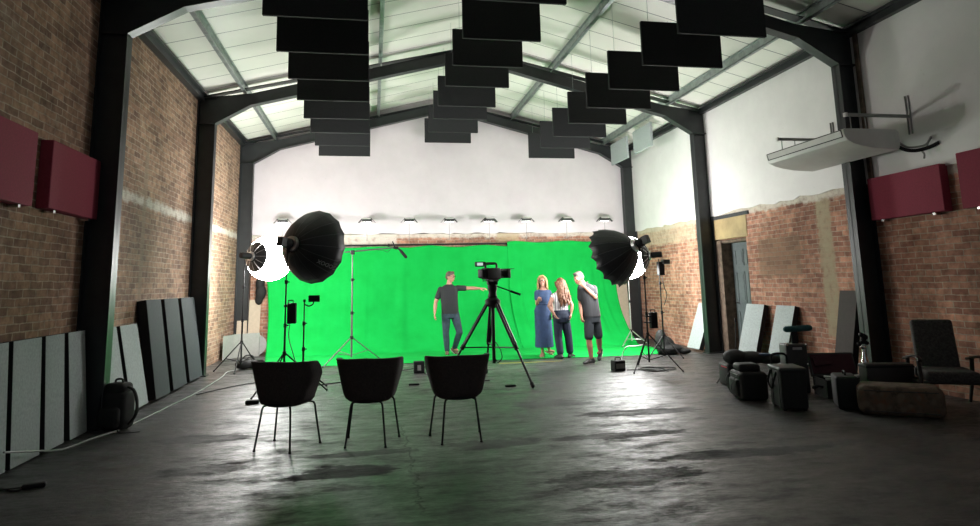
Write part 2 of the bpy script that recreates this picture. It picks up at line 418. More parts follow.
# door in its reveal
b = B(); b.box((XR+.005, 12.20, 0), (XR+.36, 12.46, 2.26)); b.box((XR+.02, DY0, 2.20), (XR+.36, 12.2, 2.26)); struct(b.build('trim_3', 'jamb', smooth=False, bevel=.01))
b = B(); b.box((XR-.012, 11.2, 2.28), (XR+.1, 12.46, 2.69)); struct(b.build('trim_4', 'wood', smooth=False))
b = B(); b.box((XR-.03, 11.1, 2.69), (XR+.1, 12.55, 2.76)); struct(b.build('trim_5', 'lintel', smooth=False))
dr = B(); dx = XR+.24
dr.box((dx, DY0, .02), (dx+.05, DY1, 2.2))
for (y0, y1) in ((DY0+.12, DY0+.42), (DY0+.52, DY0+.82)):
    for (z0, z1) in ((.2, .85), (1.0, 1.62), (1.74, 2.06)):
        dr.box((dx-.012, y0, z0), (dx, y0+.025, z1)); dr.box((dx-.012, y1-.025, z0), (dx, y1, z1)); dr.box((dx-.012, y0, z0), (dx, y1, z0+.025)); dr.box((dx-.012, y0, z1-.025), (dx, y1, z1))
        dr.box((dx-.008, y0+.06, z0+.06), (dx, y1-.06, z1-.06))
door = struct(dr.build('door_1', 'door', smooth=False))
b = B(); b.tube([(dx, 12.12, 1.0), (dx-.05, 12.12, 1.0)], .012); b.tube([(dx-.05, 12.12, 1.0), (dx-.05, 12.0, 1.0)], .01); b.build('door_handle', 'blackmetal', door)

# steel portal frames (columns, haunches and rafters), I-section
def portal(name, Y):
    xo, xi = XL+.004, -2.90
    half_in = [(xi, 0), (xi, 4.56), (-2.28, under(-2.28)), (XC, under(XC))]
    half_out = [(xo, 0), (xo, 5.06), (XC, under(XC)+.25)]
    mir = lambda P: [(2*XC-x, z) for x, z in P]
    inn = half_in+mir(half_in)[::-1][1:]; out = half_out+mir(half_out)[::-1][1:]
    b = B()
    # web, as quads between inner and outer paths
    def quad(p, q, r, s2): b.prism([p, q, r, s2], 'y', Y-.007, Y+.007)
    for sgn in (0, 1):
        f = (lambda P: P) if not sgn else (lambda P: (2*XC-P[0], P[1]))
        I = [f(p) for p in half_in]; O = [f(p) for p in half_out]
        mid = f((-2.28, under(-2.28)+.25))
        quad(O[0], I[0], I[1], (O[0][0], 4.56)); quad((O[0][0], 4.56), I[1], I[2], mid); b.prism([(O[0][0], 4.56), mid, O[1]], 'y', Y-.007, Y+.007); quad(mid, I[2], I[3], O[2])
    def strip(path, wdt, th, side):
        for (x0, z0), (x1, z1) in zip(path[:-1], path[1:]):
            d = Vector((x1-x0, 0, z1-z0)); n = Vector((-d.z, 0, d.x)).normalized()*th*side
            vs = [(x0, Y-wdt/2, z0), (x1, Y-wdt/2, z1), (x1, Y+wdt/2, z1), (x0, Y+wdt/2, z0)]
            b.add(vs+[tuple(Vector(v)+n) for v in vs], [(0, 1, 2, 3), (4, 5, 6, 7), (0, 1, 5, 4), (1, 2, 6, 5), (2, 3, 7, 6), (3, 0, 4, 7)])
    strip(inn, .17, .014, 1); strip(out, .17, .014, -1)
    for x in (xi, 2*XC-xi):            # stiffener plates and base plate
        x2 = xo if x == xi else 2*XC-xo
        b.box((min(x, x2), Y-.085, 4.55), (max(x, x2), Y+.085, 4.565)); b.box((min(x, x2)-.04, Y-.11, 0), (max(x, x2)+.04, Y+.11, .02))
        b.box((min(x, x2), Y-.085, 5.06), (max(x, x2), Y+.085, 5.075))
    o = b.build(name, 'steel', smooth=False); return struct(o)
for i, Y in enumerate((8.07, 12.47, 16.46)): portal('trim_%d' % (6+i), Y)
# purlins and eaves beams
k = 9
for x in (-2.4, .13, 3.67, 6.2):
    zb = under(x)+.28; b = B(); y0, y1 = YF, YB
    b.box((x-.035, y0, zb), (x+.035, y1, zb+.012)); b.box((x-.006, y0, zb), (x+.006, y1, zb+.16)); b.box((x-.035, y0, zb+.15), (x+.035, y1, zb+.162)); b.box((x-.035, y0, zb), (x-.029, y1, zb+.03))
    struct(b.build('trim_%d' % k, 'galv', smooth=False)); k += 1
for x, s in ((XL, 1), (XR, -1)):
    b = B()
    b.box((min(x, x+s*.11), YF, 5.00), (max(x, x+s*.11), YB, 5.10)); b.box((min(x, x+s*.17), YF, 5.09), (max(x, x+s*.17), YB, 5.13))
    struct(b.build('trim_%d' % k, 'steel', smooth=False)); k += 1
b = B(); b.box((XR-.07, 7.90, 2.3), (XR-.026, 7.97, 5.0)); struct(b.build('trim_%d' % k, 'jamb', smooth=False, bevel=.01)); k += 1
# ------------------------------------------------------------------ hanging acoustic baffles
ORD = ['nearest', 'second', 'third', 'fourth', 'fifth', 'sixth', 'seventh', 'farthest']
def baffle(x0, x1, Y, zb, label, group, h=.64, t=.05):
    xm = (x0+x1)/2; hw = (x1-x0)/2
    o = thing('acoustic_baffle', label, 'acoustic panel', (xm, Y, zb), 0, group)
    b = B(); b.rbox((-hw, -t/2, 0), (hw, t/2, h), .008, seg=1); b.build('panel', 'baffle', o)
    for s in (-1, 1):
        x = s*hw*.8; b = B(); b.tube([(x, 0, h), (x, 0, roofz(xm+x)-zb)], .003, 5); b.build('suspension_wire', 'galv', o)
    return o
rows = [('left', [-1.27]*8, [7.40, 8.52, 9.74, 10.92, 12.02, 13.30, 14.40, 15.48], [4.62, 4.60, 4.62, 4.63, 4.60, 4.63, 4.60, 4.585]),
        ('middle', [1.30]*8, [7.72, 9.05, 10.26, 11.4, 12.75, 13.78, 15.06, 16.20], [5.11]*8),
        ('right', [3.70, 3.67, 3.70, 3.70, 3.76, 3.81, 3.83, 3.86], [7.04, 8.05, 9.42, 10.52, 11.8, 13.08, 14.2, 15.5], [4.50, 4.44, 4.52, 4.52, 4.56, 4.59, 4.58, 4.60])]
for nm, xs, ys, zs in rows:
    for i, Y in enumerate(ys):
        baffle(xs[i], xs[i]+1.2, Y, zs[i], 'black rectangular ceiling baffle, %s from the camera in the %s hanging row' % (ORD[i], nm), 'black baffles hanging in the %s row' % nm)
for (y0, y1, zb, lab) in ((15.15, 16.25, 4.57, 'pale grey panel hanging by the right wall, before the far corner column'), (13.7, 14.72, 4.57, 'pale grey panel hanging by the right wall, the nearer and larger looking one')):
    o = thing('hanging_grey_panel', lab, 'acoustic panel', (6.36, (y0+y1)/2, zb), 0, 'pale grey panels hung along the right wall')
    hw = (y1-y0)/2; b = B(); b.rbox((-.03, -hw, 0), (.03, hw, .56), .006, seg=1); b.build('panel', 'greypanel', o)
    for s in (-1, 1):
        b = B(); b.tube([(0, s*hw*.8, .56), (0, s*hw*.8, roofz(6.36)-zb)], .003, 5); b.build('suspension_wire', 'galv', o)

# ------------------------------------------------------------------ maroon wall panels
def maroon(x, s, y0, y1, z0, z1, lab, grp):
    o = thing('maroon_wall_panel', lab, 'wall panel', (x, (y0+y1)/2, z0), 0, grp)
    hw = (y1-y0)/2; b = B(); t = .12
    b.rbox((min(0, s*t), -hw, 0), (max(0, s*t), hw, z1-z0), .008, seg=1)
    b.build('padded_face', 'maroon', o)
    for yy in (-hw*.7, hw*.7):
        b = B(); b.box((min(0, s*.1), yy-.02, -.03), (max(0, s*.1), yy+.02, 0)); b.build('mounting_bracket', 'chrome', o)
maroon(XL, 1, 5.36, 6.58, 2.30, 3.00, 'maroon padded panel on left brick wall, cut by the left picture edge', 'maroon panels on the left wall')
maroon(XL, 1, 6.88, 8.02, 2.32, 3.00, 'maroon padded panel on left brick wall, beside the near black column', 'maroon panels on the left wall')
maroon(XR, -1, 6.74, 7.94, 2.25, 2.84, 'maroon padded panel on right wall, next to the near right column', 'maroon panels on the right wall')
maroon(XR, -1, 5.2, 6.50, 2.25, 2.92, 'maroon padded panel on right wall, cut by the right picture edge', 'maroon panels on the right wall')

# ------------------------------------------------------------------ panels leaning on the walls
def lean(name, side, y0, y1, h, foot, mat, lab, grp, t=.09, cat='acoustic panel'):
    xw = XL if side < 0 else XR-.0; s = 1 if side < 0 else -1
    a = math.asin(min(.6, foot/h))
    o = thing(name, lab, cat, (xw+s*(foot+.003), (y0+y1)/2, 0), 0, grp)
    hw = (y1-y0)/2
    mt = Matrix.Rotation(-s*a, 4, 'Y')
    # slab in local: outer face at x=s*t .. wall side x=0, base corner on the floor
    up_ = t*math.sin(a)
    def bx(lo, hi, mm, nm):
        b = B(); b.box(lo, hi, Matrix.Translation((0, 0, up_ if False else 0)) @ mt); return b.build(nm, mm, o, smooth=False, bevel=.006)
    dx = t+.003
    o.location.z = dx*math.sin(a)
    bx((min(0, s*t), -hw, 0), (max(0, s*t), hw, h), 'paneledge', 'core')
    bx((min(s*t, s*dx), -hw, 0), (max(s*t, s*dx), hw, h), mat, 'face')
    return o
GL = 'pale grey panels leaning on the left wall'; SL = 'slate panels leaning on the left wall'; GR = 'pale grey panels leaning on the right wall'
lean('leaning_grey_panel', -1, 5.92, 6.44, 1.08, .06, 'greypanel', 'pale grey panel leaning on left wall, only a sliver at the picture edge', GL)
lean('leaning_grey_panel', -1, 6.52, 7.02, 1.08, .06, 'greypanel', 'wide pale grey leaning panel, left wall, first fully seen from the left', GL)
lean('leaning_grey_panel', -1, 7.10, 7.49, 1.08, .07, 'greypanel', 'pale grey leaning panel, middle of three before the near left column', GL)
lean('leaning_grey_panel', -1, 7.58, 7.98, 1.08, .09, 'greypanel', 'pale grey leaning panel just left of the black backpack', GL)
lean('leaning_grey_panel', -1, 8.38, 8.88, 1.06, .2, 'greypanel', 'pale grey leaning panel half hidden by the backpack and near column', GL)
lean('leaning_grey_panel', -1, 9.0, 9.6, 1.06, .2, 'greypanel', 'pale grey leaning panel right before the dark slate panels', GL)
lean('leaning_slate_panel', -1, 9.82, 10.45, 1.36, .20, 'slate', 'dark slate leaning panel, nearest of three on the left wall', SL, .12)
lean('leaning_slate_panel', -1, 10.62, 11.32, 1.36, .20, 'slate', 'dark slate leaning panel, middle of three on the left wall', SL, .12)
lean('leaning_slate_panel', -1, 11.5, 12.28, 1.36, .20, 'slate', 'dark slate leaning panel, touching the second left column', SL, .12)
lean('leaning_grey_panel', 1, 12.60, 13.12, .98, .34, 'greypanel', 'pale greenish panel leaning at the foot of the second right column', GR)
lean('leaning_grey_panel', 1, 10.72, 11.28, 1.0, .28, 'greypanel', 'pale grey panel leaning beside the grey door', GR)
lean('leaning_grey_panel', 1, 9.86, 10.36, 1.0, .28, 'greypanel', 'pale grey panel leaning behind the teal microphone windshield', GR)
lean('leaning_brown_panel', 1, 8.38, 8.74, 1.26, .26, 'brownpanel', 'tall narrow dark brown panel leaning by the near right column', None, .1)

# ------------------------------------------------------------------ wall hung air unit
ac = thing('air_heater_unit', 'long white wedge shaped air unit hung from brackets on the right wall', 'heater', (6.4, 7.9, 3.1))
y0, y1 = -.76, .92
prof = [(-.42, .268), (-.445, .262), (-.455, .25), (-.435, .16), (-.40, .115), (-.32, .075), (-.2, .045), (0, .015), (.33, 0), (.35, .02), (.35, .25), (.33, .27), (-.36, .27)]
b = B(); b.prism(prof, 'y', y0, y1); b.build('housing', 'white', ac, bevel=.006, angle=25)
b = B(); q = [(-.455, .248), (-.436, .165), (-.442, .163), (-.461, .248)]
b.prism(q, 'y', y0+.05, y1-.05); b.build('front_grille', 'white', ac)
b = B()
for (x, z) in ((-.460, .249), (-.4405, .162)): b.box((x-.004, y0+.04, z-.005), (x+.004, y1-.04, z+.005))
for yy in (y0+.04, y1-.04): b.tube([(-.460, yy, .249), (-.4405, yy, .162)], .005, 6)
b.build('grille_trim', 'black', ac)
b = B(); b.box((.30, y0-.004, .02), (.36, y0+.3, .24)); b.box((.1, y0-.003, .235), (.33, y0, .24)); b.build('end_panel', 'white', ac, bevel=.004)
for yy in (-.72, .72):
    b = B(); b.box((.60, yy-.03, .22), (.62, yy+.03, .74)); b.box((.575, yy-.03, .22), (.60, yy-.02, .74)); b.box((.575, yy+.02, .22), (.60, yy+.03, .74))
    b.build('wall_plate', 'galv2', ac, smooth=False)
    b = B(); b.box((-.36, yy-.02, .44), (.60, yy+.02, .48)); b.build('bracket_arm', 'galv2', ac, smooth=False, bevel=.004)
    b = B(); b.box((-.38, yy-.024, .435), (-.35, yy+.024, .485)); b.build('arm_end_cap', 'white', ac, smooth=False)
    for xx in (-.30, -.08):
        b = B(); b.tube([(xx, yy, .26), (xx, yy, .46)], .007, 6); b.build('hanger_rod', 'galv2', ac)
b = B(); b.tube(smoothpath([(.33, -.72, .06), (.41, -.79, -.01), (.48, -.88, -.035), (.55, -1.0, -.02), (.59, -1.12, .02)]), .024, 10); b.build('insulated_pipe', 'black', ac)
b = B(); b.tube(smoothpath([(.36, -.74, .10), (.44, -.81, .02), (.54, -.96, .02), (.585, -1.02, .12)]), .014, 8); b.tube(smoothpath([(.52, -.9, -.03), (.54, -.93, -.09), (.52, -.94, -.15)]), .012, 8); b.tube(smoothpath([(.55, -.98, .0), (.555, -1.0, .06), (.585, -1.02, .10)]), .011, 8)
b.build('pipe_tail', 'galv2', ac)

# ------------------------------------------------------------------ green backdrop cloths
def cloth(name, xa, xb, ztop, yfl, yfront, lab, amp, ph, ragg):
    nu, nv = 120, 64; b = B(); vs = []
    for j in range(nv+1):
        v = j/nv
        for i in range(nu+1):
            u = i/nu
            xt = xa[0]*(1-u)+xb[0]*u; xf = xa[1]*(1-u)+xb[1]*u; xe = xa[2]*(1-u)+xb[2]*u
            yb0 = yfl[0]*(1-u)+yfl[1]*u
            if v < .62:
                t = v/.62; z = ztop*(1-t); e = t**3.2
                y = 16.37*(1-e)+yb0*e; x = xt*(1-t)+xf*t
                fold = amp*(.35+.65*t)*(math.sin(x*6.1+ph)+.6*math.sin(x*13.7+ph*2+1.3*t)+.35*math.sin(x*23+2*t))*(.25+min(1, t*2))*(1-max(0, t-.8)/.2*.85)
                y -= abs(fold)*.6+.02-fold*.3
                z = max(.006+.004*math.sin(x*9), z+.015*math.sin(x*5+ph)*(1-t)*math.exp(-t*4))
                sag = .02*abs(math.sin(x*2.0+ph)) if t < .05 else 0
                z -= sag*(1-t/.05) if t < .05 else 0
            else:
                t = (v-.62)/.38
                yfr = yfront[0]*(1-u)+yfront[1]*u+ragg*(.5*math.sin(u*7+ph)+.3*math.sin(u*17))
                y = yb0*(1-t)+yfr*t-.02*(1-t); x = xf*(1-t)+xe*t
                z = .008+.006*abs(math.sin(x*4+y*3))*math.sin(min(1, t*1.2)*PI)+.003*math.sin(x*8+y*5)
                z = max(.004, z)
            vs.append((x, y, z))
    fs = []
    for j in range(nv):
        for i in range(nu):
            a = j*(nu+1)+i; fs.append((a, a+1, a+nu+2, a+nu+1))
    b.add(vs, fs); o = b.build(name, 'green', angle=180)
    s = o.modifiers.new('solid', 'SOLIDIFY'); s.thickness = .003; s.offset = 1
    return tag(o, lab, 'backdrop', 'green cloths of the chroma key backdrop')
cloth('green_backdrop', (-2.56, -2.30, -2.0), (3.52, 3.5, 3.5), 2.47, (15.2, 14.9), (13.2, 12.75), 'wide left chroma green backdrop cloth sweeping from the wall onto the floor', .045, .4, .12)
cloth('green_backdrop', (3.42, 3.42, 3.4), (6.40, 6.12, 6.25), 2.56, (14.9, 14.6), (12.75, 12.6), 'right chroma green backdrop cloth with the higher top edge, behind the women', .055, 2.2, .06)
b = B(); b.tube([(-2.75, 16.42, 2.50), (6.5, 16.42, 2.52)], .022, 10)
for x in (-2.6, .4, 3.47, 6.3): b.box((x-.02, 16.42, 2.48), (x+.02, YB, 2.54))
tag(b.build('backdrop_rail', 'blackmetal'), 'thin black rail on the back wall that carries the green cloths', 'rail')

# ------------------------------------------------------------------ flood lights above the backdrop
FL = [-2.15, -1.15, -.14, .90, 1.91, 2.94, 3.92, 5.0, 6.05]
FN = ['far left', 'second from left', 'third from left', 'fourth from left', 'middle', 'fourth from right', 'third from right', 'second from right', 'far right']
for i, x in enumerate(FL):
    o = thing('flood_light', 'small barn door flood light above the green cloth, %s of the row' % FN[i], 'light', (x, 16.24, 2.62), R(random.uniform(-12, 12)), 'flood lights above the green backdrop')
    b = B(); b.tube([(0, 0, 0), (0, 0, .44)], .006, 6); b.tube([(0, 0, 0.02), (0, .35, 0.02)], .006, 6); b.build('mounting_rod', 'galv2', o)
    b = B(); b.rbox((-.12, -.07, .45), (.12, .07, .55), .015); b.build('housing', 'tan', o)
    b = B(); b.box((-.105, -.055, .443), (.105, .055, .449)); b.build('lens', 'floodglow', o, smooth=False)
    for s in (-1, 1):
        mm = Matrix.Translation((s*.12, 0, .53)) @ Matrix.Rotation(s*R(48), 4, 'Y')
        b = B(); b.box((min(0, s*.13), -.08, -.004), (max(0, s*.13), .08, .004), mm); b.build('barn_door', 'tan', o, smooth=False)
    mm = Matrix.Translation((0, -.07, .55)) @ Matrix.Rotation(R(20), 4, 'X')
    b = B(); b.box((-.11, -.1, -.004), (.11, 0, .004), mm); b.build('barn_door', 'white', o, smooth=False)
    ld = bpy.data.lights.new('flood_lamp', 'AREA'); ld.shape = 'RECTANGLE'; ld.size = .2; ld.size_y = .1; ld.energy = E_FLOOD; ld.color = (1, .98, .97)
    lo = bpy.data.objects.new('flood_lamp', ld); COL.objects.link(lo); lo.parent = o; lo.location = (0, -.01, .44); lo.rotation_euler = (R(12), 0, 0)
# ------------------------------------------------------------------ light stands
def stand(name, lab, x, y, top, rad, hub, angs, mat='blackmetal', group=None, lean_=(0, 0), pr=.016, clamp=True):
    o = thing(name, lab, 'light stand', (x, y, 0), 0, group)
    tp = Vector((lean_[0], lean_[1], top))
    zs = [.12, top*.45, top*.75, top]
    P = lambda z: Vector((lean_[0]*z/top, lean_[1]*z/top, z))
    for i in range(3):
        b = B(); b.tube([P(zs[i]), P(zs[i+1])], pr*(1-.22*i), 10); b.build('pole_section', mat, o)
        if i < 2:
            b = B(); b.tube([P(zs[i+1]-.03), P(zs[i+1]+.03)], pr*1.5, 10); b.tube([P(zs[i+1])+Vector((pr, 0, 0)), P(zs[i+1])+Vector((pr+.035, 0, 0))], .009, 8); b.build('clamp_knob', 'black', o)
    b = B(); b.tube([P(hub-.03), P(hub+.03)], pr*1.7, 10); b.build('leg_collar', 'black', o)
    for a in angs:
        d = Vector((math.cos(R(a)), math.sin(R(a)), 0))
        b = B(); b.tube([P(hub)+d*.02, d*rad+Vector((0, 0, .012))], .011, 8); lg = b.build('leg', mat, o)
        m1 = (P(hub)+d*.02)*.45+(d*rad)*.55
        b = B(); b.tube([P(.16)+d*.01, m1], .007, 6); b.build('leg_brace', mat, lg)
        b = B(); b.ball(d*rad+Vector((0, 0, .016)), .016, 8, 6); b.build('rubber_foot', 'black', lg)
    return o
# softbox: black ribbed parabolic shell with glowing diffuser in front
def softbox(name, lab, head, axis, depth, rad, n=16, text=None, spin=0, text_ang=0, scal=.055):
    o = thing(name, lab, 'studio light', head)
    ax = Vector(axis).normalized(); mt = frame_to(ax, (0, 0, 0), spin)
    prof = [(.075, .10), (.16, .13), (.30, .21), (.42, .33), (.52, .48), (.575, .60)]
    prof = [(r/.575*rad, z/.60*depth) for r, z in prof]
    b = B(); vs = []; n2 = n*4
    def sec(r, z, k):
        t = (k % 4)/4; sc2 = 1-scal*math.sin(PI*t)*(r/rad); zz = z-.9*scal*math.sin(PI*t)*(r/rad)**3
        a = 2*PI*k/n2; return mt @ Vector((r*sc2*math.cos(a), r*sc2*math.sin(a), zz))
    for r, z in prof:
        for k in range(n2): vs.append(sec(r, z, k))
    fs = []
    for i in range(len(prof)-1):
        for k in range(n2):
            a = i*n2+k; c = i*n2+(k+1) % n2; fs.append((a, c, c+n2, a+n2))
    b.add(vs, fs); sh = b.build('shell', 'softshell', o, angle=60)
    so = sh.modifiers.new('solid', 'SOLIDIFY'); so.thickness = .006; so.offset = 1
    for k in range(n):
        b = B(); b.tube([mt @ Vector(((r+.005)*math.cos(2*PI*k/n), (r+.005)*math.sin(2*PI*k/n), z-.003)) for r, z in prof], .0035, 5); b.build('rib_seam', 'rib', o)
    b = B(); b.lathe([(.001, depth-.045), (rad*.5, depth-.03), (rad*.95, depth-.05), (rad*.95, depth-.056), (.001, depth-.056)], 32, mt, cap=False); b.build('diffuser', 'diffuser', o)
    b = B(); b.lathe([(.09, .03), (.115, .04), (.115, .10), (.085, .12)], 20, mt); b.build('speed_ring', 'silver', o)
    b = B(); b.lathe([(.06, -.10), (.075, -.08), (.075, .06), (.06, .08)], 16, mt); b.build('lamp_body', 'black', o)
    b = B(); b.box((-.055, -.06, -.20), (.055, .075, -.09), mt); b.build('control_panel', 'tan', o, smooth=False, bevel=.006)
    b = B(); b.box((-.035, .0755, -.19), (.035, .079, -.10), mt); b.build('indicator_label', 'pink', o, smooth=False)
    b = B(); b.tube([(0, 0, -.15), (0, 0, -.02)], .022, 10); b.box((-.03, -.03, -.09), (.03, .03, -.03)); b.build('yoke', 'black', o)
    if text:
        cu = bpy.data.curves.new('lettering', 'FONT'); cu.body = text; cu.size = .09; cu.align_x = 'CENTER'; cu.align_y = 'CENTER'; cu.extrude = .0008
        to = bpy.data.objects.new('lettering', cu); COL.objects.link(to); dg = bpy.context.evaluated_depsgraph_get(); dg.update()
        me = bpy.data.meshes.new_from_object(to.evaluated_get(dg)); bpy.data.objects.remove(to)
        ang = text_ang; c0, s0 = math.cos(ang), math.sin(ang)
        pa = Vector((prof[3][0]*c0, prof[3][0]*s0, prof[3][1])); pb = Vector((prof[5][0]*c0, prof[5][0]*s0, prof[5][1]))
        e = (pb-pa).normalized(); tang = Vector((-s0, c0, 0)); nn = tang.cross(e)
        radial_out = Vector((c0, s0, -.6))
        if nn.dot(radial_out) < 0: nn = -nn
        xx = -e; yy = nn.cross(xx)
        mm = Matrix((xx, yy, nn)).transposed().to_4x4(); mm.translation = (pa*.62+pb*.38)+nn*.020
        me.transform(mt @ mm); me.materials.clear(); me.materials.append(MAT['lettering'])
        lo = bpy.data.objects.new('lettering', me); COL.objects.link(lo); lo.parent = o
    return o
def lantern(name, lab, centre, capdir, r=.43):
    o = thing(name, lab, 'studio light', centre)
    ax = Vector(capdir).normalized(); mt = frame_to(ax)
    b = B(); prof = [(r*math.sin(R(a)), r*math.cos(R(a))) for a in range(180, 35, -9)]; prof[0] = (.004, -r)
    b.lathe(prof, 32, mt); b.build('glowing_globe', 'lantern', o)
    b = B(); pr2 = [(r*1.012*math.sin(R(a)), r*1.012*math.cos(R(a))) for a in (40, 33, 26, 20, 14)]; b.lathe(pr2+[(.09, r*1.04)], 32, mt); b.build('black_skirt', 'softshell', o)
    for k in range(12):
        b = B(); b.tube([mt @ Vector((r*1.02*math.sin(R(a))*math.cos(2*PI*k/12), r*1.02*math.sin(R(a))*math.sin(2*PI*k/12), r*1.02*math.cos(R(a)))) for a in (40, 33, 26, 20, 14)], .006, 5); b.build('skirt_rib', 'silver', o)
    b = B(); b.lathe([(.08, r*.98), (.09, r*1.0), (.09, r*1.10), (.07, r*1.12)], 18, mt); b.build('speed_ring', 'silver', o)
    b = B(); b.lathe([(.055, r*1.1), (.06, r*1.15), (.06, r*1.55), (.05, r*1.6)], 14, mt); b.build('lamp_body', 'black', o)
    return o
text_angle = R(213.75)
stand('light_stand', 'black light stand behind the leftmost chair, carrying the big left softbox', -1.27, 10.15, 2.12, .62, .55, (235, 115, -5))
softbox('softbox_light', 'big black ribbed softbox seen from behind, left side, grey lettering on it', (-1.25, 10.15, 2.17), (.56, .82, -.05), .62, .58, text='GODOX', spin=R(4.25), text_ang=text_angle, scal=.02)
o = thing('power_supply_box', 'black power box clamped on the left softbox stand above the chairs', 'power supply', (-1.26, 10.13, .98))
b = B(); b.rbox((.02, -.05, 0), (.15, .05, .30), .012); b.build('case', 'black', o)
b = B(); b.box((-.03, -.03, .24), (.03, .03, .28)); b.tube([(.03, 0, .3), (.03, 0, .34), (.10, 0, .34), (.10, 0, .3)], .008, 6); b.build('clamp', 'blackmetal', o)
b = B(); b.tube(smoothpath([(.06, 0, 0), (.05, 0, -.2), (.12, 0, -.45), (.16, .02, -.62), (.06, 0, -.72), (.02, 0, -.6)]), .006, 6); b.build('power_lead', 'cable', o)
stand('monitor_stand', 'short black stand with a small monitor, right of the left softbox stand', -1.03, 10.45, 1.28, .35, .3, (250, 10, 130))
o = thing('small_monitor', 'small black screen on the short stand before the green cloth', 'monitor', (-1.03, 10.45, 1.28))
b = B(); b.tube([(0, 0, 0), (0, 0, .04)], .02, 8); b.tube(smoothpath([(0, 0, -.03), (.06, 0, -.06), (.12, 0, -.04), (.14, 0, .0)]), .01, 8); b.build('arm', 'blackmetal', o)
b = B(); b.rbox((.06, -.02, 0), (.23, .02, .10), .008); b.build('screen_case', 'black', o)
b = B(); b.box((.07, .0201, .01), (.22, .0225, .09)); b.build('screen', 'glassdark', o, smooth=False)
# lantern left
stand('light_stand', 'black light stand by the far left column, carrying the left glowing lantern', -2.40, 13.0, 2.05, .48, .52, (268, 176, 60))
lantern('lantern_light', 'glowing white globe lantern with black skirt, at the left', (-1.99, 13.32, 2.085), (-.60, -.76, .06), .44)
# boom stand
bs = stand('boom_stand', 'tall grey microphone boom stand in front of the green cloth, left of the camera', -.40, 13.40, 2.18, .72, .50, (225, 37, 131), 'standgrey', None, pr=.02)
b = B(); b.tube([(-.16, .02, 2.19), (.82, .02, 2.27)], .014, 8); b.build('boom_arm', 'standgrey', bs)
b = B(); b.rbox((-.04, -.035, 2.14), (.04, .055, 2.23), .012); b.build('boom_clamp', 'blackmetal', bs)
o = thing('boom_microphone', 'short microphone on the tip of the grey boom arm', 'microphone', (.42, 13.42, 2.27))
b = B(); b.tube([(.0, 0, 0), (.10, 0, 0.0)], .028, 10); b.tube([(-.02, 0, .13), (.02, 0, .04), (.06, 0, -.04)], .012, 6); b.build('shock_mount', 'blackmetal', o)
b = B(); b.tube([(.06, 0, 0), (.14, 0, -.05)], .016, 8); b.tube([(.13, 0, -.045), (.16, 0, -.08), (.25, 0, -.19), (.27, 0, -.215)], [.02, .032, .034, .02], 10); b.build('microphone_body', 'black', o)
b = B(); b.tube(smoothpath([(-.42, 0, -.03), (-.2, 0, -.06), (-.12, 0, -.09), (-.05, 0, -.02)]), .005, 6); b.build('microphone_lead', 'cable', o)

# right side lights
stand('light_stand', 'black tripod light stand right of the walking man, carrying the right softbox', 4.62, 10.6, 2.05, .60, .58, (222, -52, 85))
softbox('softbox_light', 'big black ribbed softbox on the right, tilted down towards the women', (4.56, 10.6, 2.13), (-.56, .757, -.34), .68, .55)
o = thing('power_supply_box', 'black power box clamped low on the right softbox stand', 'power supply', (4.64, 10.58, .68))
b = B(); b.rbox((.03, -.05, 0), (.15, .05, .27), .012); b.build('case', 'black', o)
b = B(); b.box((-.05, -.03, .19), (.04, .03, .22)); b.box((-.08, -.02, .09), (.04, .02, .11)); b.tube([(.05, 0, .27), (.05, 0, .31), (.12, 0, .31), (.12, 0, .27)], .008, 6); b.build('clamp', 'blackmetal', o)
stand('light_stand', 'slim black light stand by the right brick wall, carrying the right glowing lantern', 5.62, 12.15, 1.9, .42, .40, (200, -60, 80))
lantern('lantern_light', 'glowing white globe lantern half hidden behind the right softbox', (5.09, 12.45, 1.95), (.74, -.52, .06), .43)
o = thing('small_spot_light', 'small black box lamp with hood on the slim stand by the right brick wall', 'studio light', (5.64, 12.13, 1.80))
b = B(); b.rbox((-.06, -.07, -.22), (.06, .05, .05), .012); b.build('lamp_body', 'black', o)
b = B(); b.rbox((.02, -.11, .0), (.16, .02, .09), .01); b.build('lamp_hood', 'tan', o)
b = B(); b.tube(smoothpath([(.02, 0, -.22), (.04, -.03, -.45), (.09, -.02, -.6), (.03, 0, -.8)]), .008, 6); b.build('hanging_lead', 'cable', o)
stand('light_stand', 'bare silver light stand far back, between the right softbox pole and green cloth', 5.88, 14.4, 2.25, .4, .35, (215, -20, 95), 'silver')

# ------------------------------------------------------------------ camera on tripod
tx, ty = 1.86, 10.12
o = thing('camera_tripod', 'large black camera tripod standing in the middle of the floor', 'tripod', (tx, ty, 0))
hubz = 1.20
b = B(); b.tube([(0, 0, .28), (0, 0, hubz)], .028, 10); b.build('centre_column', 'blackmetal', o)
b = B(); b.lathe([(.05, hubz-.08), (.12, hubz-.03), (.12, hubz+.04), (.07, hubz+.08)], 18); b.build('crown', 'black', o)
b = B(); b.lathe([(.055, hubz+.06), (.075, hubz+.10), (.06, hubz+.16), (.075, hubz+.2), (.075, hubz+.28), (.05, hubz+.30)], 18); b.rbox((-.08, -.07, hubz+.28), (.08, .07, hubz+.33), .01); b.build('fluid_head', 'black', o)
b = B(); b.tube([(.05, -.03, hubz+.26), (.28, -.10, hubz+.17)], .010, 8); b.build('pan_handle', 'blackmetal', o)
lp = B(); lp.tube([(.27, -.097, hubz+.174), (.42, -.14, hubz+.115)], .019, 10); lp.build('pan_grip', 'black', o)
feet = [(.42, -.76), (.03, .92), (-.84, -.22)]
